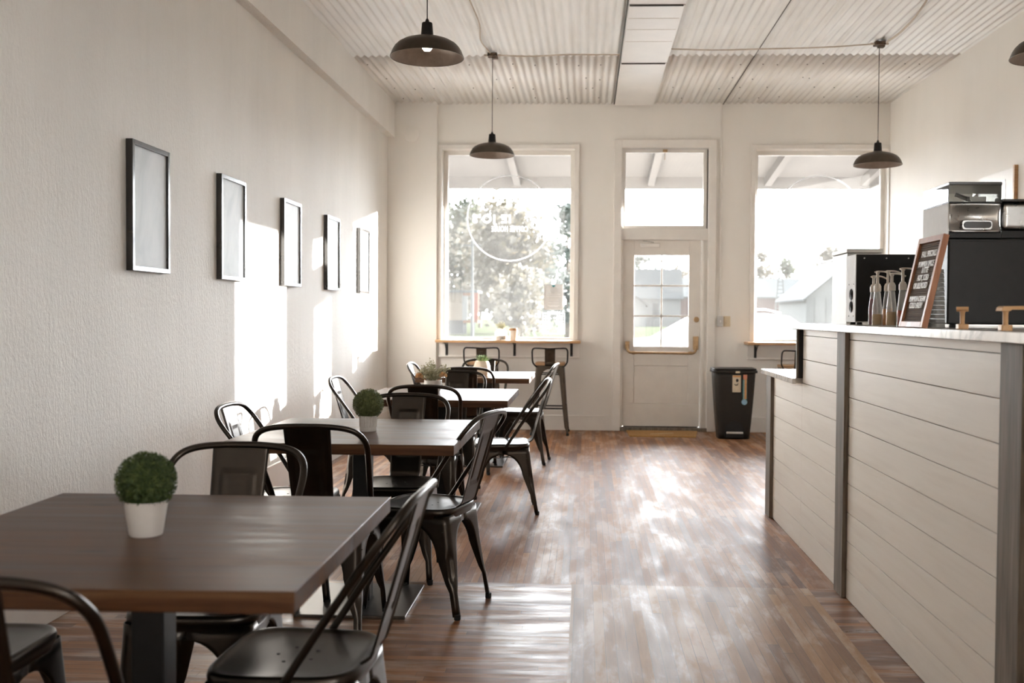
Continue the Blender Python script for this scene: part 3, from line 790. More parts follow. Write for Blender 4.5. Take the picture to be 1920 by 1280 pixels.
cable([(2.50,8.50,3.575),(2.515,8.2,3.57),(2.50,7.8,3.571),(2.44,7.3,3.573),(2.36,6.7,3.572),(2.30,6.0,3.573)],'tan cable curving over the ceiling towards the counter pendant',.008)
cable([(-.86,8.80,3.575),(-.90,8.4,3.573),(-.86,7.9,3.574),(-.87,7.2,3.573),(-.875,5.5,3.574)],'tan cable along the ceiling ridges between the two table pendants')

# ------------------------------------------------------------------ counter
ct=thing('service_counter',(1.19,4.0,0),'whitewashed shiplap coffee counter with grey wooden posts','counter')
def shiplap(name,ya,yb,z0,z1):
    m=MB(); z=z0; k=0; bd=.130
    z=0.0
    while z<z1-.005:
        a=max(z,z0)+.0012; b=min(z+bd,z1)-.0012
        if b-a>.004: m.box(1.188,1.205,ya,yb,a,b)
        z+=bd
    o=m.build(name,M['shiplap'],ct,bevel=.0015,bseg=1)
    MB().box(1.2055,1.225,ya,yb,z0,z1).build('backing',M['black'],o)
    return o
shiplap('front_panel',4.66,5.498,.0,1.203)
shiplap('front_panel',5.522,6.44,.0,.905)
shiplap('front_panel',2.84,4.54,.0,1.203)
shiplap('front_panel',1.02,2.72,.0,1.203)
MB().box(1.188,1.205,5.499,5.521,.0,.905).build('filler_board',M['shiplap'],ct)
for a,b,zt in ((6.31,6.455,.905),(4.53,4.67,1.203),(2.705,2.85,1.203),(1.0,1.03,1.203)):
    MB().box(1.166,1.1875,a,b,.002,zt).build('post',M['grey_board'],ct,bevel=.002)
MB().box(1.155,1.84,5.499,5.521,.936,1.203).build('end_board',M['grey_board'],ct,bevel=.002)
MB().box(1.166,1.1875,5.49,5.505,.936,1.203).build('corner_strip',M['black'],ct)
MB().box(1.226,1.83,1.02,5.495,.0,1.203).box(1.226,1.90,5.5,6.44,.0,.905).build('carcass',M['shiplap'],ct)
o=MB().box(1.140,1.86,.98,5.56,1.2035,1.235).build('raised_countertop',M['marble'],origin=(1.4,3.3,1.2035),bevel=.003); tag(o,'long marble slab on top of the raised coffee counter','countertop')
o=MB().box(1.130,1.93,5.523,6.46,.906,.936).box(1.13,1.154,5.49,5.523,.906,.936).build('lower_countertop',M['marble'],origin=(1.5,6,.906),bevel=.003); tag(o,'lower marble slab at the window end of the coffee counter','countertop')

ZS=1.2353
# slim steel dispenser at the far end, black backed brewer in front of it
x0,x1,ya,yb=1.55,1.755,5.997,6.355
t=thing('drink_dispenser',((x0+x1)/2,(ya+yb)/2,.936),'slim brushed steel dispenser behind the black backed brewer','machine')
MB().box(x0,x1,ya,yb,.946,1.652).build('cabinet',M['steel_paint'],t,bevel=.004)
MB().box(x0-.004,x1+.004,ya-.006,yb+.004,1.655,1.678).build('lid',M['steel_paint'],t,bevel=.003)
for sx in (x0+.02,x1-.02):
    for sy in (ya+.02,yb-.02): MB().lathe([(.014,0),(.012,.011)],(sx,sy,.936),10).build('foot',M['rubber'],t)
MB().box(x0+.02,x1-.02,ya-.002,ya+.002,1.0,1.6).build('front_seam',M['white_metal'],t)
x0,x1,ya,yb=1.30,1.62,4.871,5.05
t=thing('batch_brewer',((x0+x1)/2,(ya+yb)/2,ZS),'black backed brewer box with a white vented side on the counter','machine')
za,zb=ZS+.012,ZS+.341
MB().box(x0+.001,x1,ya+.003,yb,za,zb).build('cabinet',M['white_metal'],t,bevel=.003)
MB().box(x0+.004,x1-.002,ya-.001,ya+.004,za+.004,zb-.002).build('back_panel',M['black'],t,bevel=.001)
for fz in (.115,.055):
    v=MB()
    for r in (.026,.019,.012,.005):
        pts=[(x0-.0005,ya+.075+r*math.cos(a),za+fz+.02+r*math.sin(a)) for a in [2*PI*k/24 for k in range(24)]]
        v.tube(pts,.0024,5,True)
    v.build('fan_grille',M['black'],t,smooth=60)
for xx in (x0+.04,x0+.145,x0+.25): MB().lathe([(.004,0),(.004,.002)],(0,0,0),8).xf(Matrix.Translation((xx,ya-.001,zb-.02))@Matrix.Rotation(PI/2,4,'X')).build('screw',M['steel'],t)
for yy in (ya+.035,ya+.12):
    for zz in (za+.03,za+.185): MB().lathe([(.0035,0),(.0035,.002)],(0,0,0),8).xf(Matrix.Translation((x0+.001,yy,zz))@Matrix.Rotation(-PI/2,4,'Y')).build('screw',M['black'],t)
for sx in (x0+.03,x1-.03):
    for sy in (ya+.03,yb-.03): MB().lathe([(.014,0),(.012,.0125)],(sx,sy,ZS),10).build('foot',M['rubber'],t)
# syrup bottles with pumps
SY=[(1.30,4.567,.222,'syrup_pink',.15,'syrup pump bottle with berry syrup, at the window end of the bottle row'),
    (1.285,4.455,.238,'syrup_pale',.05,'syrup pump bottle nearly empty, between the berry and amber bottles'),
    (1.315,4.405,.238,'syrup_amber',.085,'syrup pump bottle with amber syrup, in the middle of the bottle row'),
    (1.30,4.299,.222,'syrup_pale',.06,'syrup pump bottle with pale syrup, in front of the amber one'),
    (1.315,4.20,.240,'syrup_red',.065,'syrup pump bottle with red syrup, next to the letter board')]
for k,(x,y,h,liq,lv,lab) in enumerate(SY):
    t=thing('syrup_bottle',(x,y,ZS),lab,'bottle','syrup pump bottles on the counter')
    R=.0215
    MB().lathe([(0,0),(R-.003,0),(R,.004),(R,.07),(R-.001,.073),(R,.076),(R-.002,.088),(.015,.13),(.0125,.15),(.0125,.165)],(x,y,ZS),20,False,True).build('bottle',M['bottle_plastic'],t,smooth=50)
    MB().lathe([(0,.003),(R-.0035,.003),(R-.0022,.006),(R-.0022,min(lv,.073)),(0,min(lv,.073))] if lv<.09 else [(0,.003),(R-.0035,.003),(R-.0022,.006),(R-.0022,.074),(R-.005,.09),(.0155,.12),(0,.12)],(x,y,ZS),18,False,False).build('syrup',M[liq],t,smooth=40)
    MB().lathe([(.0155,.150),(.016,.152),(.016,.172),(.011,.183),(.006,.186)],(x,y,ZS),16).build('cap',M['pump_white'],t,smooth=40)
    MB().lathe([(.0065,.184),(.0062,h-.012),(.009,h-.006),(.0095,h),(0,h+.002)],(x,y,ZS),12).build('pump_stem',M['pump_white'],t,smooth=50)
    MB().tube(smoothpath([(x-.012,y-.002,ZS+h-.003),(x,y,ZS+h),(x+.03,y-.012,ZS+h-.002),(x+.052,y-.02,ZS+h-.012)],4),.0062,8,False,.6).build('pump_head',M['pump_white'],t,smooth=50)
# letter board, leaning back
def text(body,size,name,mat,parent,Mx,align='CENTER',extrude=.0008,spacing=1.0,bold=0.0):
    cu=bpy.data.curves.new(name,'FONT'); cu.body=body; cu.size=size; cu.align_x=align; cu.align_y='CENTER'; cu.extrude=extrude; cu.space_character=spacing; cu.offset=bold
    ob=bpy.data.objects.new(name+'_src',cu); C.objects.link(ob)
    bpy.context.view_layer.update()
    me=bpy.data.meshes.new_from_object(ob.evaluated_get(bpy.context.evaluated_depsgraph_get()))
    bpy.data.objects.remove(ob); me.name=name
    r=parent
    while r.parent: r=r.parent
    me.transform(Matrix.Translation(-Vector(r.location))@Mx)
    if Mx.determinant()<0: me.flip_normals()
    me.materials.clear(); me.materials.append(mat)
    o=bpy.data.objects.new(name,me); C.objects.link(o); o.parent=parent
    return o
LB=Vector((1.165,3.51,ZS+.002)); W=.258; HH=.334; lean=math.radians(12.3)
t=thing('letter_board',LB,'wood framed felt letter board with white menu letters leaning on the counter','sign')
# board frame: local x along -Y (reader's right is towards the viewer), local z up the board, facing -X
B=Matrix.Translation(LB)@Matrix(((0,1,0,0),(-1,0,0,0),(0,0,1,0),(0,0,0,1)))
B=Matrix.Translation(LB)@Matrix.Rotation(lean,4,'Y')@Matrix.Translation(-LB)@Matrix.Translation(LB+Vector((0,W,0)))@Matrix(((0,1,0,0),(-1,0,0,0),(0,0,1,0),(0,0,0,1)))
b=.021; th_=.021
def bx(a0,a1,d0,d1,h0,h1): return MB().box(a0,a1,d0,d1,h0,h1).xf(B)
bx(0,b,0,th_,0,HH).build('frame_rail',M['frame_wood'],t,bevel=.0015); bx(W-b,W,0,th_,0,HH).build('frame_rail',M['frame_wood'],t,bevel=.0015)
bx(b,W-b,0,th_,HH-b,HH).build('frame_rail',M['frame_wood'],t,bevel=.0015); bx(b,W-b,0,th_,0,b).build('frame_rail',M['frame_wood'],t,bevel=.0015)
fm=MB(); fm.box(b,W-b,.012,th_-.002,b,HH-b)
z=b+.003
while z<HH-b-.004:
    fm.box(b,W-b,.0085,.0125,z,z+.0042); z+=.0078
fm.xf(B).build('felt',M['felt'],t,smooth=0)
for body,hz,xx,sz in (('FALL SPECIALS',.270,.53,.030),('PUMPKIN SPICE',.233,.50,.029),('LATTE',.210,.52,.029),('HOT, ICED',.182,.50,.030),('OR BLENDED',.153,.46,.030),('PUMPKIN CREAM',.104,.47,.028),('COLD BREW',.080,.47,.030)):
    w=W-2*b
    Tx=B@Matrix.Translation((b+w*xx,.0065,hz))@Matrix.Rotation(PI/2,4,'X')@Matrix.Diagonal((.80,1,1,1))
    text(body,sz,'lettering',M['letter'],t,Tx,extrude=.0012,bold=.0006)
# stack of cups behind the board
c=(1.27,3.47,ZS)
t=thing('cup_stack',(c[0],c[1],ZS),'stack of upturned grey cups beside the letter board','cups')
t.location=(1.28,3.71,ZS); c=(1.28,3.71,ZS)
for k in range(13):
    z=.0165*k; r=.0355-.0006*k
    MB().lathe([(r+.0012,z),(r+.0014,z+.0022),(r-.0002,z+.003),(r-.0012,z+.0145),(r-.003,z+.0148)],c,24).build('cup',M['grey_cup'],t,smooth=40)
# espresso machine
x0,x1,ya,yb=1.33,1.80,3.73,4.0
t=thing('espresso_machine',((x0+x1)/2,(ya+yb)/2,ZS),'big black backed espresso machine with steel hopper unit on the counter','machine')
zb=ZS+.012; zt=ZS+.329
MB().box(x0,x1,ya,yb,zb,zt).build('body',M['black'],t,bevel=.006)
MB().box(x0+.005,x1-.005,ya-.003,ya+.002,zb+.008,zt-.012).build('back_panel',M['black'],t,bevel=.001)
for sx in (x0+.04,x1-.05):
    for sy in (ya+.04,yb-.04): MB().lathe([(.018,0),(.016,.0125)],(sx,sy,ZS),12).build('foot',M['rubber'],t)
u0,u1=x0-.002,x0+.19
up_=MB().box(u0,u0+.004,ya+.002,yb+.002,zt+.001,zt+.128).build('side_panel',M['white_metal'],t,bevel=.001)
MB().box(u0+.005,u1,ya-.004,ya+.03,zt+.0,zt+.02).box(u0+.005,u1,ya-.002,ya+.008,zt+.02,zt+.026).build('drip_edge',M['black'],t,bevel=.002)
# bowed steel front with a slot
def bow(u,v):
    x=u0+.006+(u1-u0-.008)*u; z=zt+.022+(.128-.022)*v
    d=.055*math.sin(PI*min(1,max(0,v)))*(.35+.65*math.sin(PI*u)); 
    e=.028*max(0,1-abs(u-.5)*2.05)**.5*max(0,1-v*1.1)
    return (x,ya+.004+d*.6-e*.5,z)
MB().grid(bow,24,16).build('hopper_front',M['steel'],t,smooth=80,solid=.003)
sl=MB(); sl.prism([(a,q) for a,q in rrect(u0+.055,u0+.152,zt+.036,zt+.060,.010)],'y',ya-.014,ya+.012); sl.build('slot',M['black_gloss'],t,bevel=.001)
MB().prism(rrect(u0+.048,u0+.159,zt+.030,zt+.066,.012),'y',ya-.008,ya+.02).build('slot_bezel',M['steel'],t,bevel=.002)
MB().box(u0+.001,u1+.001,ya-.003,yb,zt+.128,zt+.134).build('hopper_sill',M['black'],t,bevel=.001)
MB().box(u0,u0+.003,ya+.003,yb,zt+.134,zt+.195).box(u0+.004,u1-.001,ya,ya+.003,zt+.134,zt+.195).box(u1-.004,u1-.001,ya+.003,yb,zt+.134,zt+.195).box(u0+.004,u1-.004,yb-.003,yb,zt+.134,zt+.195).build('hopper_wall',M['clear_plastic'],t,smooth=0)
MB().box(u0+.001,u1+.001,ya-.003,yb+.003,zt+.195,zt+.206).build('hopper_lid',M['black_gloss'],t,bevel=.002)
MB().tube([(u0+.06,ya+.1,zt+.172),(u0+.13,ya+.08,zt+.14)],.008,8).tube([(u0+.15,ya+.12,zt+.172),(u0+.10,ya+.06,zt+.142)],.006,8).box(u0+.10,u0+.16,ya+.06,ya+.12,zt+.136,zt+.160).build('chute',M['steel'],t)
MB().box(u1+.006,x1-.004,ya+.01,yb,zt+.001,zt+.03).build('cup_tray',M['black'],t,bevel=.003)
MB().box(u1+.008,x1-.004,ya+.012,yb-.01,zt+.03,zt+.135).build('steam_housing',M['steel'],t,bevel=.02,bseg=4)
MB().box(u1+.006,x1-.004,ya+.008,yb,zt+.135,zt+.145).build('warming_rack',M['black_gloss'],t,bevel=.003)
# two tan pump heads
for k,(x,y,rot,lab) in enumerate(((1.20,3.229,-1.93,'tan sauce pump seen end on at the counter edge before the machine'),(1.20,2.902,.1,'tan sauce pump with its spout pointing right at the counter edge'))):
    t=thing('sauce_pump',(x,y,ZS),lab,'sauce pump','tan sauce pumps on the counter')
    MB().prism(rrect(x-.0155,x+.0155,y-.0155,y+.0155,.004),'z',ZS,ZS+.0165).build('collar',M['tan_plastic'],t,bevel=.002)
    MB().lathe([(.0085,.0165),(.0072,.02),(.0075,.05),(.0095,.057),(.0095,.062)],(x,y,ZS),14).build('pump_stem',M['tan_plastic'],t,smooth=50)
    R_=Matrix.Translation((x,y,0))@Matrix.Rotation(rot,4,'Z')@Matrix.Translation((-x,-y,0))
    MB().prism([(x-.021,ZS+.056),(x-.018,ZS+.067),(x-.012,ZS+.070),(x+.055,ZS+.071),(x+.066,ZS+.062),(x+.064,ZS+.060),(x+.01,ZS+.0605),(x+.006,ZS+.056)],'y',y-.018,y+.018).xf(R_).build('pump_head',M['tan_plastic'],t,bevel=.003)

# menu board on the right wall
t=thing('menu_board',(XR,7.95,1.9),'white menu board on the right wall above the machines','sign')
MB().box(XR-.018,XR+.002,7.80,8.49,1.75,2.435).build('panel',M['trim'],t,bevel=.002)
MB().box(XR-.03,XR-.001,7.775,7.80,1.75,2.445).build('edge_strip',M['shelf_wood'],t,bevel=.001)
MB().box(XR-.02,XR-.018,7.96,7.975,1.80,2.36).box(XR-.02,XR-.018,7.96,8.06,2.345,2.36).box(XR-.02,XR-.018,7.96,8.03,2.20,2.215).build('lettering',M['grey_box'],t)

# ------------------------------------------------------------------ trash can, door mat
X,Y=1.55,10.50
t=thing('trash_can',(X,Y,0),'tall dark step trash can with stickers beside the door','trash can')
def can(u,v):
    z=.705*v; w=.165+.055*v+.004*math.sin(v*PI); d=.125+.03*v
    a=2*PI*u; c,s=math.cos(a),math.sin(a); e=5
    return (X+math.copysign(abs(c)**(2/e),c)*w,Y+math.copysign(abs(s)**(2/e),s)*d,z)
m=MB(); m.grid(can,64,12,True); m.build('body',M['black_plastic'],t,smooth=50,solid=.004)
pts=rrect(X-.232,X+.232,Y-.166,Y+.166,.05,6)
MB().prism(pts,'z',.688,.716).build('lid_rim',M['black_plastic'],t,bevel=.006,bseg=3)
pts=rrect(X-.225,X+.225,Y-.160,Y+.160,.05,6)
l=MB(); l.prism(pts,'z',.716,.735); l.build('lid',M['black_plastic'],t,bevel=.014,bseg=3)
MB().box(X-.0,X+.045,Y-.170,Y-.163,.688,.708).build('latch',M['ivory'],t,bevel=.002)
# step recess and pedal
rc=arc(X,.09,.10,PI,0,10)
MB().prism([(X-.10,.012)]+rc+[(X+.10,.012)],'y',Y-.134,Y-.1255).build('recess_panel',M['rubber'],t)
MB().prism([(X-.085,.06),(X-.085,.078),(X+.085,.078),(X+.085,.06)],'y',Y-.165,Y-.134).build('pedal',M['white_metal'],t,bevel=.004)
MB().box(X-.085,X+.085,Y-.150,Y-.134,.02,.058).build('pedal_arm',M['black'],t)
s=MB().prism(rrect(X-.03,X+.055,.49,.665,.004),'y',Y-.1575,Y-.149).build('sticker',M['sticker'],t)
MB().prism([(X+.018+.014*math.cos(a*PI/5),.612+.018*math.sin(a*PI/5)) for a in range(10)],'y',Y-.1585,Y-.157).build('leaf_mark',M['black'],s)
MB().tube([(X-.012,Y-.158,.575),(X+.004,Y-.158,.562),(X+.018,Y-.158,.566),(X+.03,Y-.158,.584)],[.0015,.005,.0055,.002],5).build('swoosh',M['black'],s)
MB().box(X-.028,X+.053,Y-.1585,Y-.157,.645,.662).build('banner',M['orange'],s)
s=MB().box(X+.076,X+.119,Y-.1575,Y-.148,.40,.618).build('sticker',M['teal'],t)
MB().box(X+.080,X+.119,Y-.1585,Y-.157,.625,.672).build('banner',M['peach'],s)
MB().box(X+.096,X+.115,Y-.1585,Y-.157,.42,.63).build('bar',M['orange'],s)
MB().box(X+.085,X+.091,Y-.1585,Y-.157,.42,.63).build('stripe',M['sticker'],s)
MB().prism([(X+.094+.029*math.cos(a*PI/10),.388+.029*math.sin(a*PI/10)) for a in range(20)],'y',Y-.159,Y-.146).build('badge',M['skyblue'],s)
dm=MB(); dm.prism([(.455,10.97),(1.235,10.97),(1.165,10.46),(.47,10.47)],'z',.0005,.014)
o=dm.build('door_mat',M['mat_fibre'],origin=(.8,10.7,.0005),bevel=.003); tag(o,'tan fibre mat on the floor in front of the door','door mat')
MB().tube([(.70,10.62,.0155),(.95,10.72,.0155)],.0022,5).build('straw_strand',M['ivory'],o)

# ------------------------------------------------------------------ lettering on the panes (read from the street, so mirrored inside)
YG=YB+.1365
def mtext(body,x,z,size,parent,name='lettering',sp=1.0,bold=0.0,sx=1.0,align='CENTER',mat=None,y=YG):
    Mx=Matrix.Translation((x,y,z))@Matrix.Diagonal((-sx,1,1,1))@Matrix.Rotation(PI/2,4,'X')
    return text(body,size,name,mat or M['white_vinyl'],parent,Mx,align,.0004,sp,bold)
t=thing('window_logo',(-.862,YG,1.9),'white ring logo with mirrored coffee house lettering on the left pane','window lettering')
MB().tube([(-.862+.475*math.cos(a*PI/48),YG,2.355+.475*math.sin(a*PI/48)) for a in range(96)],.0055,6,True,.1,(0,1,0)).build('ring',M['white_vinyl'],t)
mtext("IE JO'S",-1.062,2.342,.125,t,'name_lettering',1.25,.0045)
mtext('COFFEE HOUSE',-.86,2.232,.085,t,'subtitle_lettering',1.15,.0008,.62)
t=thing('window_poster',(-.362,YG,1.33),'pale translucent notice sheet on the left pane above the hours panel','poster')
MB().box(-.47,-.255,YG-.0006,YG+.0006,1.333,1.617).build('sheet',M['decal'],t)
e=MB(); e.box(-.47,-.448,YG-.0016,YG-.0007,1.333,1.617).box(-.267,-.255,YG-.0016,YG-.0007,1.333,1.617).box(-.448,-.267,YG-.0016,YG-.0007,1.333,1.343); e.build('border',M['white_vinyl'],t)
MB().prism([(-.362+.042*math.cos(a*PI/12),1.553+.04*math.sin(a*PI/12)) for a in range(24)],'y',YG-.0022,YG-.0008).build('emblem',M['white_vinyl'],t)
MB().prism([(-.362-.022,1.607),(-.362+.022,1.607),(-.362+.012,1.592),(-.362,1.585),(-.362-.012,1.592)],'y',YG-.003,YG-.0023).build('badge',M['teal'],t)
for z,w in ((1.505,.15),(1.481,.16),(1.452,.11),(1.436,.11),(1.412,.12),(1.381,.13),(1.368,.10)):
    MB().box(-.362-w/2,-.362+w/2,YG-.0015,YG-.0008,z-.004,z+.004).build('print_line',M['white_vinyl'],t)
t=thing('hours_sign',(-.36,YG,1.06),'white framed opening hours panel low on the left pane','sign')
h=MB(); x0,x1,z0,z1=-.487,-.233,1.061,1.298; w=.009
h.box(x0,x0+w,YG-.0005,YG+.0005,z0,z1).box(x1-w,x1,YG-.0005,YG+.0005,z0,z1).box(x0+w,x1-w,YG-.0005,YG+.0005,z0,z0+w).box(x0+w,x0+.055,YG-.0005,YG+.0005,z1-w,z1).box(x1-.055,x1-w,YG-.0005,YG+.0005,z1-w,z1)
h.build('border',M['white_vinyl'],t)
mtext('HOURS',-.36,1.296,.042,t,'title',1.05,.001)
for k,(d,hh) in enumerate((('MONDAY','7AM - 3PM'),('TUESDAY','7AM - 3PM'),('WEDNESDAY','7AM - 3PM'),('THURSDAY','7AM - 3PM'),('FRIDAY','7AM - 3PM'),('SATURDAY','8AM - 2PM'),('SUNDAY','CLOSED'))):
    z=1.262-.0285*k
    mtext(d,-.255,z,.021,t,'day_line',1.0,.0006,.75,'LEFT'); mtext(hh,-.468,z,.021,t,'time_line',1.0,.0006,.72,'RIGHT')
t=thing('window_decal',(1.99,YG,1.03),'small block of white lettering low on the right pane','window lettering')
for body,z in (('INDOOR',1.104),('ROOM FOR',1.079),('EVENTS',1.054)): mtext(body,1.985,z,.030,t,'lettering',.95,.0012,.8)
t=thing('window_logo',(2.57,YG,2.4),'faint white ring logo on the right pane','window lettering')
MB().tube([(2.57+.475*math.cos(a*PI/48),YG,2.355+.475*math.sin(a*PI/48)) for a in range(96)],.0055,6,True,.1,(0,1,0)).build('ring',M['white_vinyl'],t)

# ------------------------------------------------------------------ outside
def ground_mat():
    t=NT('ground_surface'); o=t.obj(); y=t.n('ShaderNodeSeparateXYZ',{'Vector':o}).outputs[1]
    n=t.noise(o,.6,5,.6)
    gr=t.ramp(n,[(.3,(.025,.034,.018)),(.7,(.045,.05,.03))])
    asph=t.ramp(t.noise(o,3,4),[(.3,(.055,.055,.055)),(.7,(.08,.077,.074))])
    conc=t.ramp(t.noise(o,2,4),[(.3,(.24,.23,.215)),(.7,(.32,.305,.29))])
    c=t.mix(t.M('GREATER_THAN',y,15.2),conc,asph); c=t.mix(t.M('GREATER_THAN',y,36),c,gr)
    t.p(Base_Color=c,Roughness=.9); t.b.inputs['Specular IOR Level'].default_value=0; return t.m
struct(MB().box(-260,260,YB+.25,420,GZ-.3,GZ).build('ground',ground_mat(),smooth=0))
struct(MB().box(-60,60,-60,YR-.2,GZ-.3,GZ).build('ground_rear',M['ceil_panel'],smooth=0))
pr=thing('porch_roof',(0,12.5,3.0),'pale boarded porch roof outside the shop windows','porch roof')
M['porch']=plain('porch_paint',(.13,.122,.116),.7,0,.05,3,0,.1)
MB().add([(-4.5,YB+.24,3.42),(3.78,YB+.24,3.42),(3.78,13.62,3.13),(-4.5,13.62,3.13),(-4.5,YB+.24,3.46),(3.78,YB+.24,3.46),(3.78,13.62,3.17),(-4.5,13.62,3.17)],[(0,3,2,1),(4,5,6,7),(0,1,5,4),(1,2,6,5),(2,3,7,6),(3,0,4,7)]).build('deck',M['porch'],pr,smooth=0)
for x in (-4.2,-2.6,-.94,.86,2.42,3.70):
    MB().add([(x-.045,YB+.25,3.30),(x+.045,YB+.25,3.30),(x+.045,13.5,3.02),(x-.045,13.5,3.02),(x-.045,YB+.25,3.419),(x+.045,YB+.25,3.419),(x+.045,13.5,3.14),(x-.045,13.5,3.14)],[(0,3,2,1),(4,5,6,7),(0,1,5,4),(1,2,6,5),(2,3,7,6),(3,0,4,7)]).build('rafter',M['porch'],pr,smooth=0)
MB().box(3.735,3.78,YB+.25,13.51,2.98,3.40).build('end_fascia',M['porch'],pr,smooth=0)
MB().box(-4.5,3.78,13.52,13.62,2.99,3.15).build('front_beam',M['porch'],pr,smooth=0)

# parked white SUV
M['car_paint']=plain('white_car_paint',(.20,.20,.20),.2,0,.01,3)
M['car_glass']=plain('dark_car_glass',(.10,.115,.11),.08,0,.1,3)
M['tyre']=plain('tyre_rubber',(.02,.02,.02),.8,0,.1,8)
cv=thing('parked_car',(1.6,16.8,GZ),'white parked station wagon outside the door and right window','car')
prof=[(-.75,.12),(-.82,.3),(-.80,.62),(-.6,.72),(.5,.82),(1.15,.90),(1.75,1.24),(2.1,1.31),(2.9,1.325),(3.25,1.28),(3.55,1.08),(3.75,.92),(3.86,.86),(3.88,.3),(3.82,.12)]
MB().prism(prof,'y',16.0,17.75).build('body',M['car_paint'],cv,bevel=.07,bseg=4)
for poly in ([(1.42,.90),(1.95,1.20),(2.02,1.205),(2.02,.88)],[(2.09,.88),(2.09,1.205),(2.80,1.215),(2.98,1.15),(2.99,.87)],[(3.19,.87),(3.17,1.16),(3.24,1.17),(3.42,1.04),(3.55,.90)]):
    MB().prism(poly,'y',15.985,16.02).build('side_window',M['car_glass'],cv,bevel=.012)
MB().tube([(1.9,16.25,1.36),(2.1,16.25,1.385),(2.9,16.25,1.39),(3.15,16.25,1.33)],.018,6).build('roof_rail',M['grey_box'],cv,smooth=60)
for x in (0.05,3.05):
    w=MB(); w.lathe([(.0,0),(.2,0),(.31,.02),(.34,.06),(.34,.16),(.31,.2),(0,.2)],(0,0,0),28,False,False); w.xf(Matrix.Translation((x,16.17,.04))@Matrix.Rotation(PI/2,4,'X')).build('wheel',M['tyre'],cv)

# buildings across the way
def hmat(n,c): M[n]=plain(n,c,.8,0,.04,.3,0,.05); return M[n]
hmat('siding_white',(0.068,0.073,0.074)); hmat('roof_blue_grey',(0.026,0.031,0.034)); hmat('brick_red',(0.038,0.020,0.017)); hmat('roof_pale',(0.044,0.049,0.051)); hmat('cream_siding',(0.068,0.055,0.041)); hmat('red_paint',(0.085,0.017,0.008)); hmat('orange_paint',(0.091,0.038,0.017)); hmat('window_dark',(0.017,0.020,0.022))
def gable(name,x0,x1,y0,y1,ze,zr,axis,wm,rm,label,wins=(),cat='house'):
    t=thing(name,((x0+x1)/2,(y0+y1)/2,GZ),label,cat)
    m=MB(); m.box(x0,x1,y0,y1,GZ,ze)
    if axis=='x': m.prism([(y0,ze),(y1,ze),((y0+y1)/2,zr-.1)],'x',x0,x1)
    else: m.prism([(x0,ze),(x1,ze),((x0+x1)/2,zr-.1)],'y',y0,y1)
    m.build('wall',M[wm],t,smooth=0)
    o=.4; r=MB()
    if axis=='x':
        ym=(y0+y1)/2; k=(zr-ze)/(ym-y0)
        for s in (-1,1):
            ye=y0-o if s<0 else y1+o; zz=ze-k*o
            r.prism([(ye,zz),(ym,zr),(ym,zr+.2),(ye,zz+.2)],'x',x0-o,x1+o)
    else:
        xm=(x0+x1)/2; k=(zr-ze)/(xm-x0)
        for s in (-1,1):
            xe=x0-o if s<0 else x1+o; zz=ze-k*o
            r.prism([(xe,zz),(xm,zr),(xm,zr+.2),(xe,zz+.2)],'y',y0-o,y1+o)
    r.build('roof',M[rm],t,smooth=0)
    for a,b,c,d in wins: MB().box(a,b,y0-.06,y0+.05,c,d).build('window',M['window_dark'],t)
    return t
# house seen through the door
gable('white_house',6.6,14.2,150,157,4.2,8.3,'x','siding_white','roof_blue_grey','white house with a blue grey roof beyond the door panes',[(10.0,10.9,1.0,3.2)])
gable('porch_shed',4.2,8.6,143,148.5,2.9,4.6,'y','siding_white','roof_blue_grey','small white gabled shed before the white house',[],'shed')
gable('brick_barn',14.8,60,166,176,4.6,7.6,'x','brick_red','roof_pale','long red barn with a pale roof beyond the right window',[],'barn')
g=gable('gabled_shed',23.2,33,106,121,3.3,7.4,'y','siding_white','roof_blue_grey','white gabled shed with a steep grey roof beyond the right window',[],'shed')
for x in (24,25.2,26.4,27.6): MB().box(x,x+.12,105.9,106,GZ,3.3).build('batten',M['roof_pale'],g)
ld=thing('lattice_tower',(28.0,145,GZ),'slim ladder tower standing before the red barn','tower')
for s in (-1,1): MB().tube([(28+s*.9,145,GZ),(28+s*.28,145,7.1)],.10,6).build('rail',M['siding_white'],ld)
for k in range(12):
    q=k/12; w=.9-.62*q; MB().tube([(28-w,145,.3+q*6.6),(28+w,145,.3+q*6.6)],.07,6).build('rung',M['siding_white'],ld)
# cream rail car with red end posts
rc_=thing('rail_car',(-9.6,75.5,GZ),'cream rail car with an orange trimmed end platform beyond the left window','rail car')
MB().box(-13.5,-9.35,75,78,.85,2.95).build('body',M['cream_siding'],rc_,smooth=0)
MB().box(-13.8,-8.15,74.7,78.3,2.95,3.12).build('roof',M['roof_blue_grey'],rc_,smooth=0)
MB().box(-9.34,-8.95,75,75.1,.85,2.9).build('door',M['siding_white'],rc_,smooth=0)
MB().box(-9.3,-8.2,75.2,77.8,.65,.85).build('platform',M['orange_paint'],rc_,smooth=0)
MB().box(-9.3,-8.2,74.95,75.1,2.72,2.94).build('header',M['orange_paint'],rc_,smooth=0)
MB().box(-8.42,-8.12,74.9,75.2,.85,2.95).build('end_post',M['red_paint'],rc_,smooth=0)
MB().box(-13.2,-9.3,75.4,77.6,GZ+.1,.84).build('skirt',M['roof_blue_grey'],rc_,smooth=0)
MB().tube([(-8.5,75,GZ),(-8.4,75,.7)],.09,6).build('step_post',M['siding_white'],rc_)
up=thing('utility_pole',(-7.1,62,GZ),'pale thin pole standing before the trees beyond the left window','pole')
MB().lathe([(.10,0),(.07,6.2)],(-7.1,62,GZ),10).build('pole',M['roof_pale'],up); MB().cbox((-7.1,62,5.6),(1.1,.1,.1)).build('cross_arm',M['roof_pale'],up)

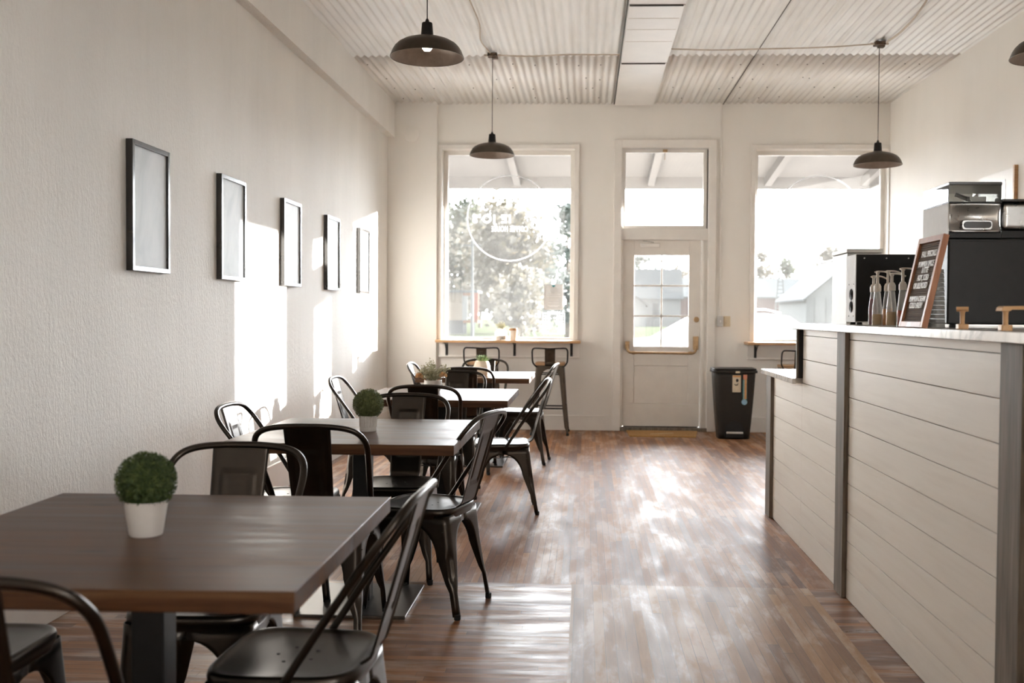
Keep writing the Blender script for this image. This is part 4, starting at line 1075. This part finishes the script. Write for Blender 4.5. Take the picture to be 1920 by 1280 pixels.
def tree(x,y,h,w,n,mat,label,ls=.42,clusters=34,z0=None,sq=1.0,group='trees across the way'):
    t=thing('tree',(x,y,GZ),label,'tree',group)
    m=MB(); cs=[]
    for k in range(clusters):
        u=random.random()**.6; a=random.uniform(0,2*PI); zz=random.uniform(.18,.98)
        wr=w*.5*math.sin(PI*min(1,.12+zz*.9))**.7
        cs.append((x+u*wr*math.cos(a),y+u*wr*math.sin(a)*sq,GZ+h*zz,random.uniform(.5,1.0)*w*.13))
    for k in range(n):
        c=random.choice(cs)
        p=Vector((random.gauss(c[0],c[3]),random.gauss(c[1],c[3]),random.gauss(c[2],c[3]*.8)))
        if p.z<GZ+.3: p.z=GZ+.3+random.random()
        d=Vector((random.gauss(0,1),random.gauss(0,1),random.gauss(0,1))).normalized(); e=d.orthogonal().normalized(); L=ls*random.uniform(.6,1.4)
        m.add([p-d*L*.5,p+e*L*.35,p+d*L*.5,p-e*L*.35],[(0,1,2,3)])
    m.build('crown',mat,t,smooth=0)
    b=MB(); b.tube([(x,y,GZ),(x+.05*w*.2,y,GZ+h*.4),(x-.1,y,GZ+h*.85)],[h*.025,h*.016,h*.005],7)
    for k in range(7):
        c=cs[k]; b.tube([(x,y,GZ+h*random.uniform(.25,.5)),((x+c[0])/2,(y+c[1])/2,(c[2]+GZ+h*.4)/2+.2),(c[0],c[1],c[2])],[h*.008,h*.005,h*.002],5)
    b.build('trunk',M['bark'],t,smooth=60)
    return t
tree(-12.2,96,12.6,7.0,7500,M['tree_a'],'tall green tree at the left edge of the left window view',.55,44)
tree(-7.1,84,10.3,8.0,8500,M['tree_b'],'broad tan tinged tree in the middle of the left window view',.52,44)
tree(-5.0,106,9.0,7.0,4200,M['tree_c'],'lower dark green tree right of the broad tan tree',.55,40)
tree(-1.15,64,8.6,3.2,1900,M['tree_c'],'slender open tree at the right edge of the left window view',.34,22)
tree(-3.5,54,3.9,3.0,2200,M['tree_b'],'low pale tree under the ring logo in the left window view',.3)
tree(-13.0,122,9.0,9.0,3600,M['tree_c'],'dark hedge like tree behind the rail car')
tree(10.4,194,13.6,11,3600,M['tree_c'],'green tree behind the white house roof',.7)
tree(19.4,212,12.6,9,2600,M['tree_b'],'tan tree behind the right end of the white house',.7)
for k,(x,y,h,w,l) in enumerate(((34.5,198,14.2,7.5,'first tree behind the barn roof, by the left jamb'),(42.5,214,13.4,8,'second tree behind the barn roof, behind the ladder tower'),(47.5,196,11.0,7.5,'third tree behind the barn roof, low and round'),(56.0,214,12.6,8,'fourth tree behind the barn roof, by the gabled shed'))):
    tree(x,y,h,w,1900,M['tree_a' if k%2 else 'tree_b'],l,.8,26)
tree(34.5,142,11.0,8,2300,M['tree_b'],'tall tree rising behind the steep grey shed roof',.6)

# ------------------------------------------------------------------ light
w=bpy.data.worlds.new('World'); sc.world=w; w.use_nodes=True
bg=w.node_tree.nodes['Background']; bg.inputs[0].default_value=(.93,.965,1.0,1)
# evening sky: brightest low around the sun's side, dimmer overhead and behind
wn=w.node_tree; tc=wn.nodes.new('ShaderNodeTexCoord'); dt=wn.nodes.new('ShaderNodeVectorMath'); dt.operation='DOT_PRODUCT'
sdir=Vector((.40,.90,.16)).normalized(); dt.inputs[1].default_value=sdir
nm=wn.nodes.new('ShaderNodeVectorMath'); nm.operation='NORMALIZE'
wn.links.new(tc.outputs['Generated'],nm.inputs[0]); wn.links.new(nm.outputs[0],dt.inputs[0])
mr=wn.nodes.new('ShaderNodeMapRange'); mr.interpolation_type='SMOOTHSTEP'
for k,v in enumerate((.15,.85,1.7,7.5)): mr.inputs[k+1].default_value=v
wn.links.new(dt.outputs['Value'],mr.inputs[0]); wn.links.new(mr.outputs[0],bg.inputs[1])
sd=bpy.data.lights.new('sun','SUN'); sd.energy=19; sd.color=(1,.955,.90); sd.angle=math.radians(.53)
so=bpy.data.objects.new('sun',sd); C.objects.link(so)
dv=Vector((-1.07,-1.0,-.14*math.hypot(1.07,1.0)))
so.rotation_euler=dv.to_track_quat('-Z','Y').to_euler()
so.location=(12,24,8)
def portal(name,x0,x1,z0,z1,y,fy):
    l=bpy.data.lights.new(name,'AREA'); l.shape='RECTANGLE'; l.size=x1-x0; l.size_y=z1-z0; l.cycles.is_portal=True
    o=bpy.data.objects.new(name,l); C.objects.link(o); o.location=((x0+x1)/2,y,(z0+z1)/2); o.rotation_euler=(-PI/2 if fy<0 else PI/2,0,0)
for k,o in enumerate((O1,O3,(.53,1.14,.93,1.95),(.42,1.29,2.27,3.08))): portal('portal_%d'%k,o[0],o[1],o[2],o[3],YB+.25,-1)
l=bpy.data.lights.new('portal_side','AREA'); l.shape='RECTANGLE'; l.size=SO[1]-SO[0]; l.size_y=SO[3]-SO[2]; l.cycles.is_portal=True
o=bpy.data.objects.new('portal_side',l); C.objects.link(o); o.location=(XR+.21,(SO[0]+SO[1])/2,(SO[2]+SO[3])/2); o.rotation_euler=Vector((-1,0,0)).to_track_quat('-Z','Z').to_euler()

vs=sc.view_settings; sc.display_settings.display_device='sRGB'
vs.view_transform='Standard'; vs.look='None'; vs.gamma=1; vs.use_curve_mapping=False
vs.exposure=2.3
cy=sc.cycles
cy.use_denoising=True
try: cy.denoiser='OPENIMAGEDENOISE'; cy.denoising_input_passes='RGB_ALBEDO_NORMAL'; cy.denoising_prefilter='ACCURATE'
except Exception: pass
cy.max_bounces=10; cy.diffuse_bounces=6; cy.glossy_bounces=4; cy.transmission_bounces=6; cy.transparent_max_bounces=12
cy.sample_clamp_indirect=8.0; cy.caustics_reflective=False; cy.caustics_refractive=False; cy.blur_glossy=.5
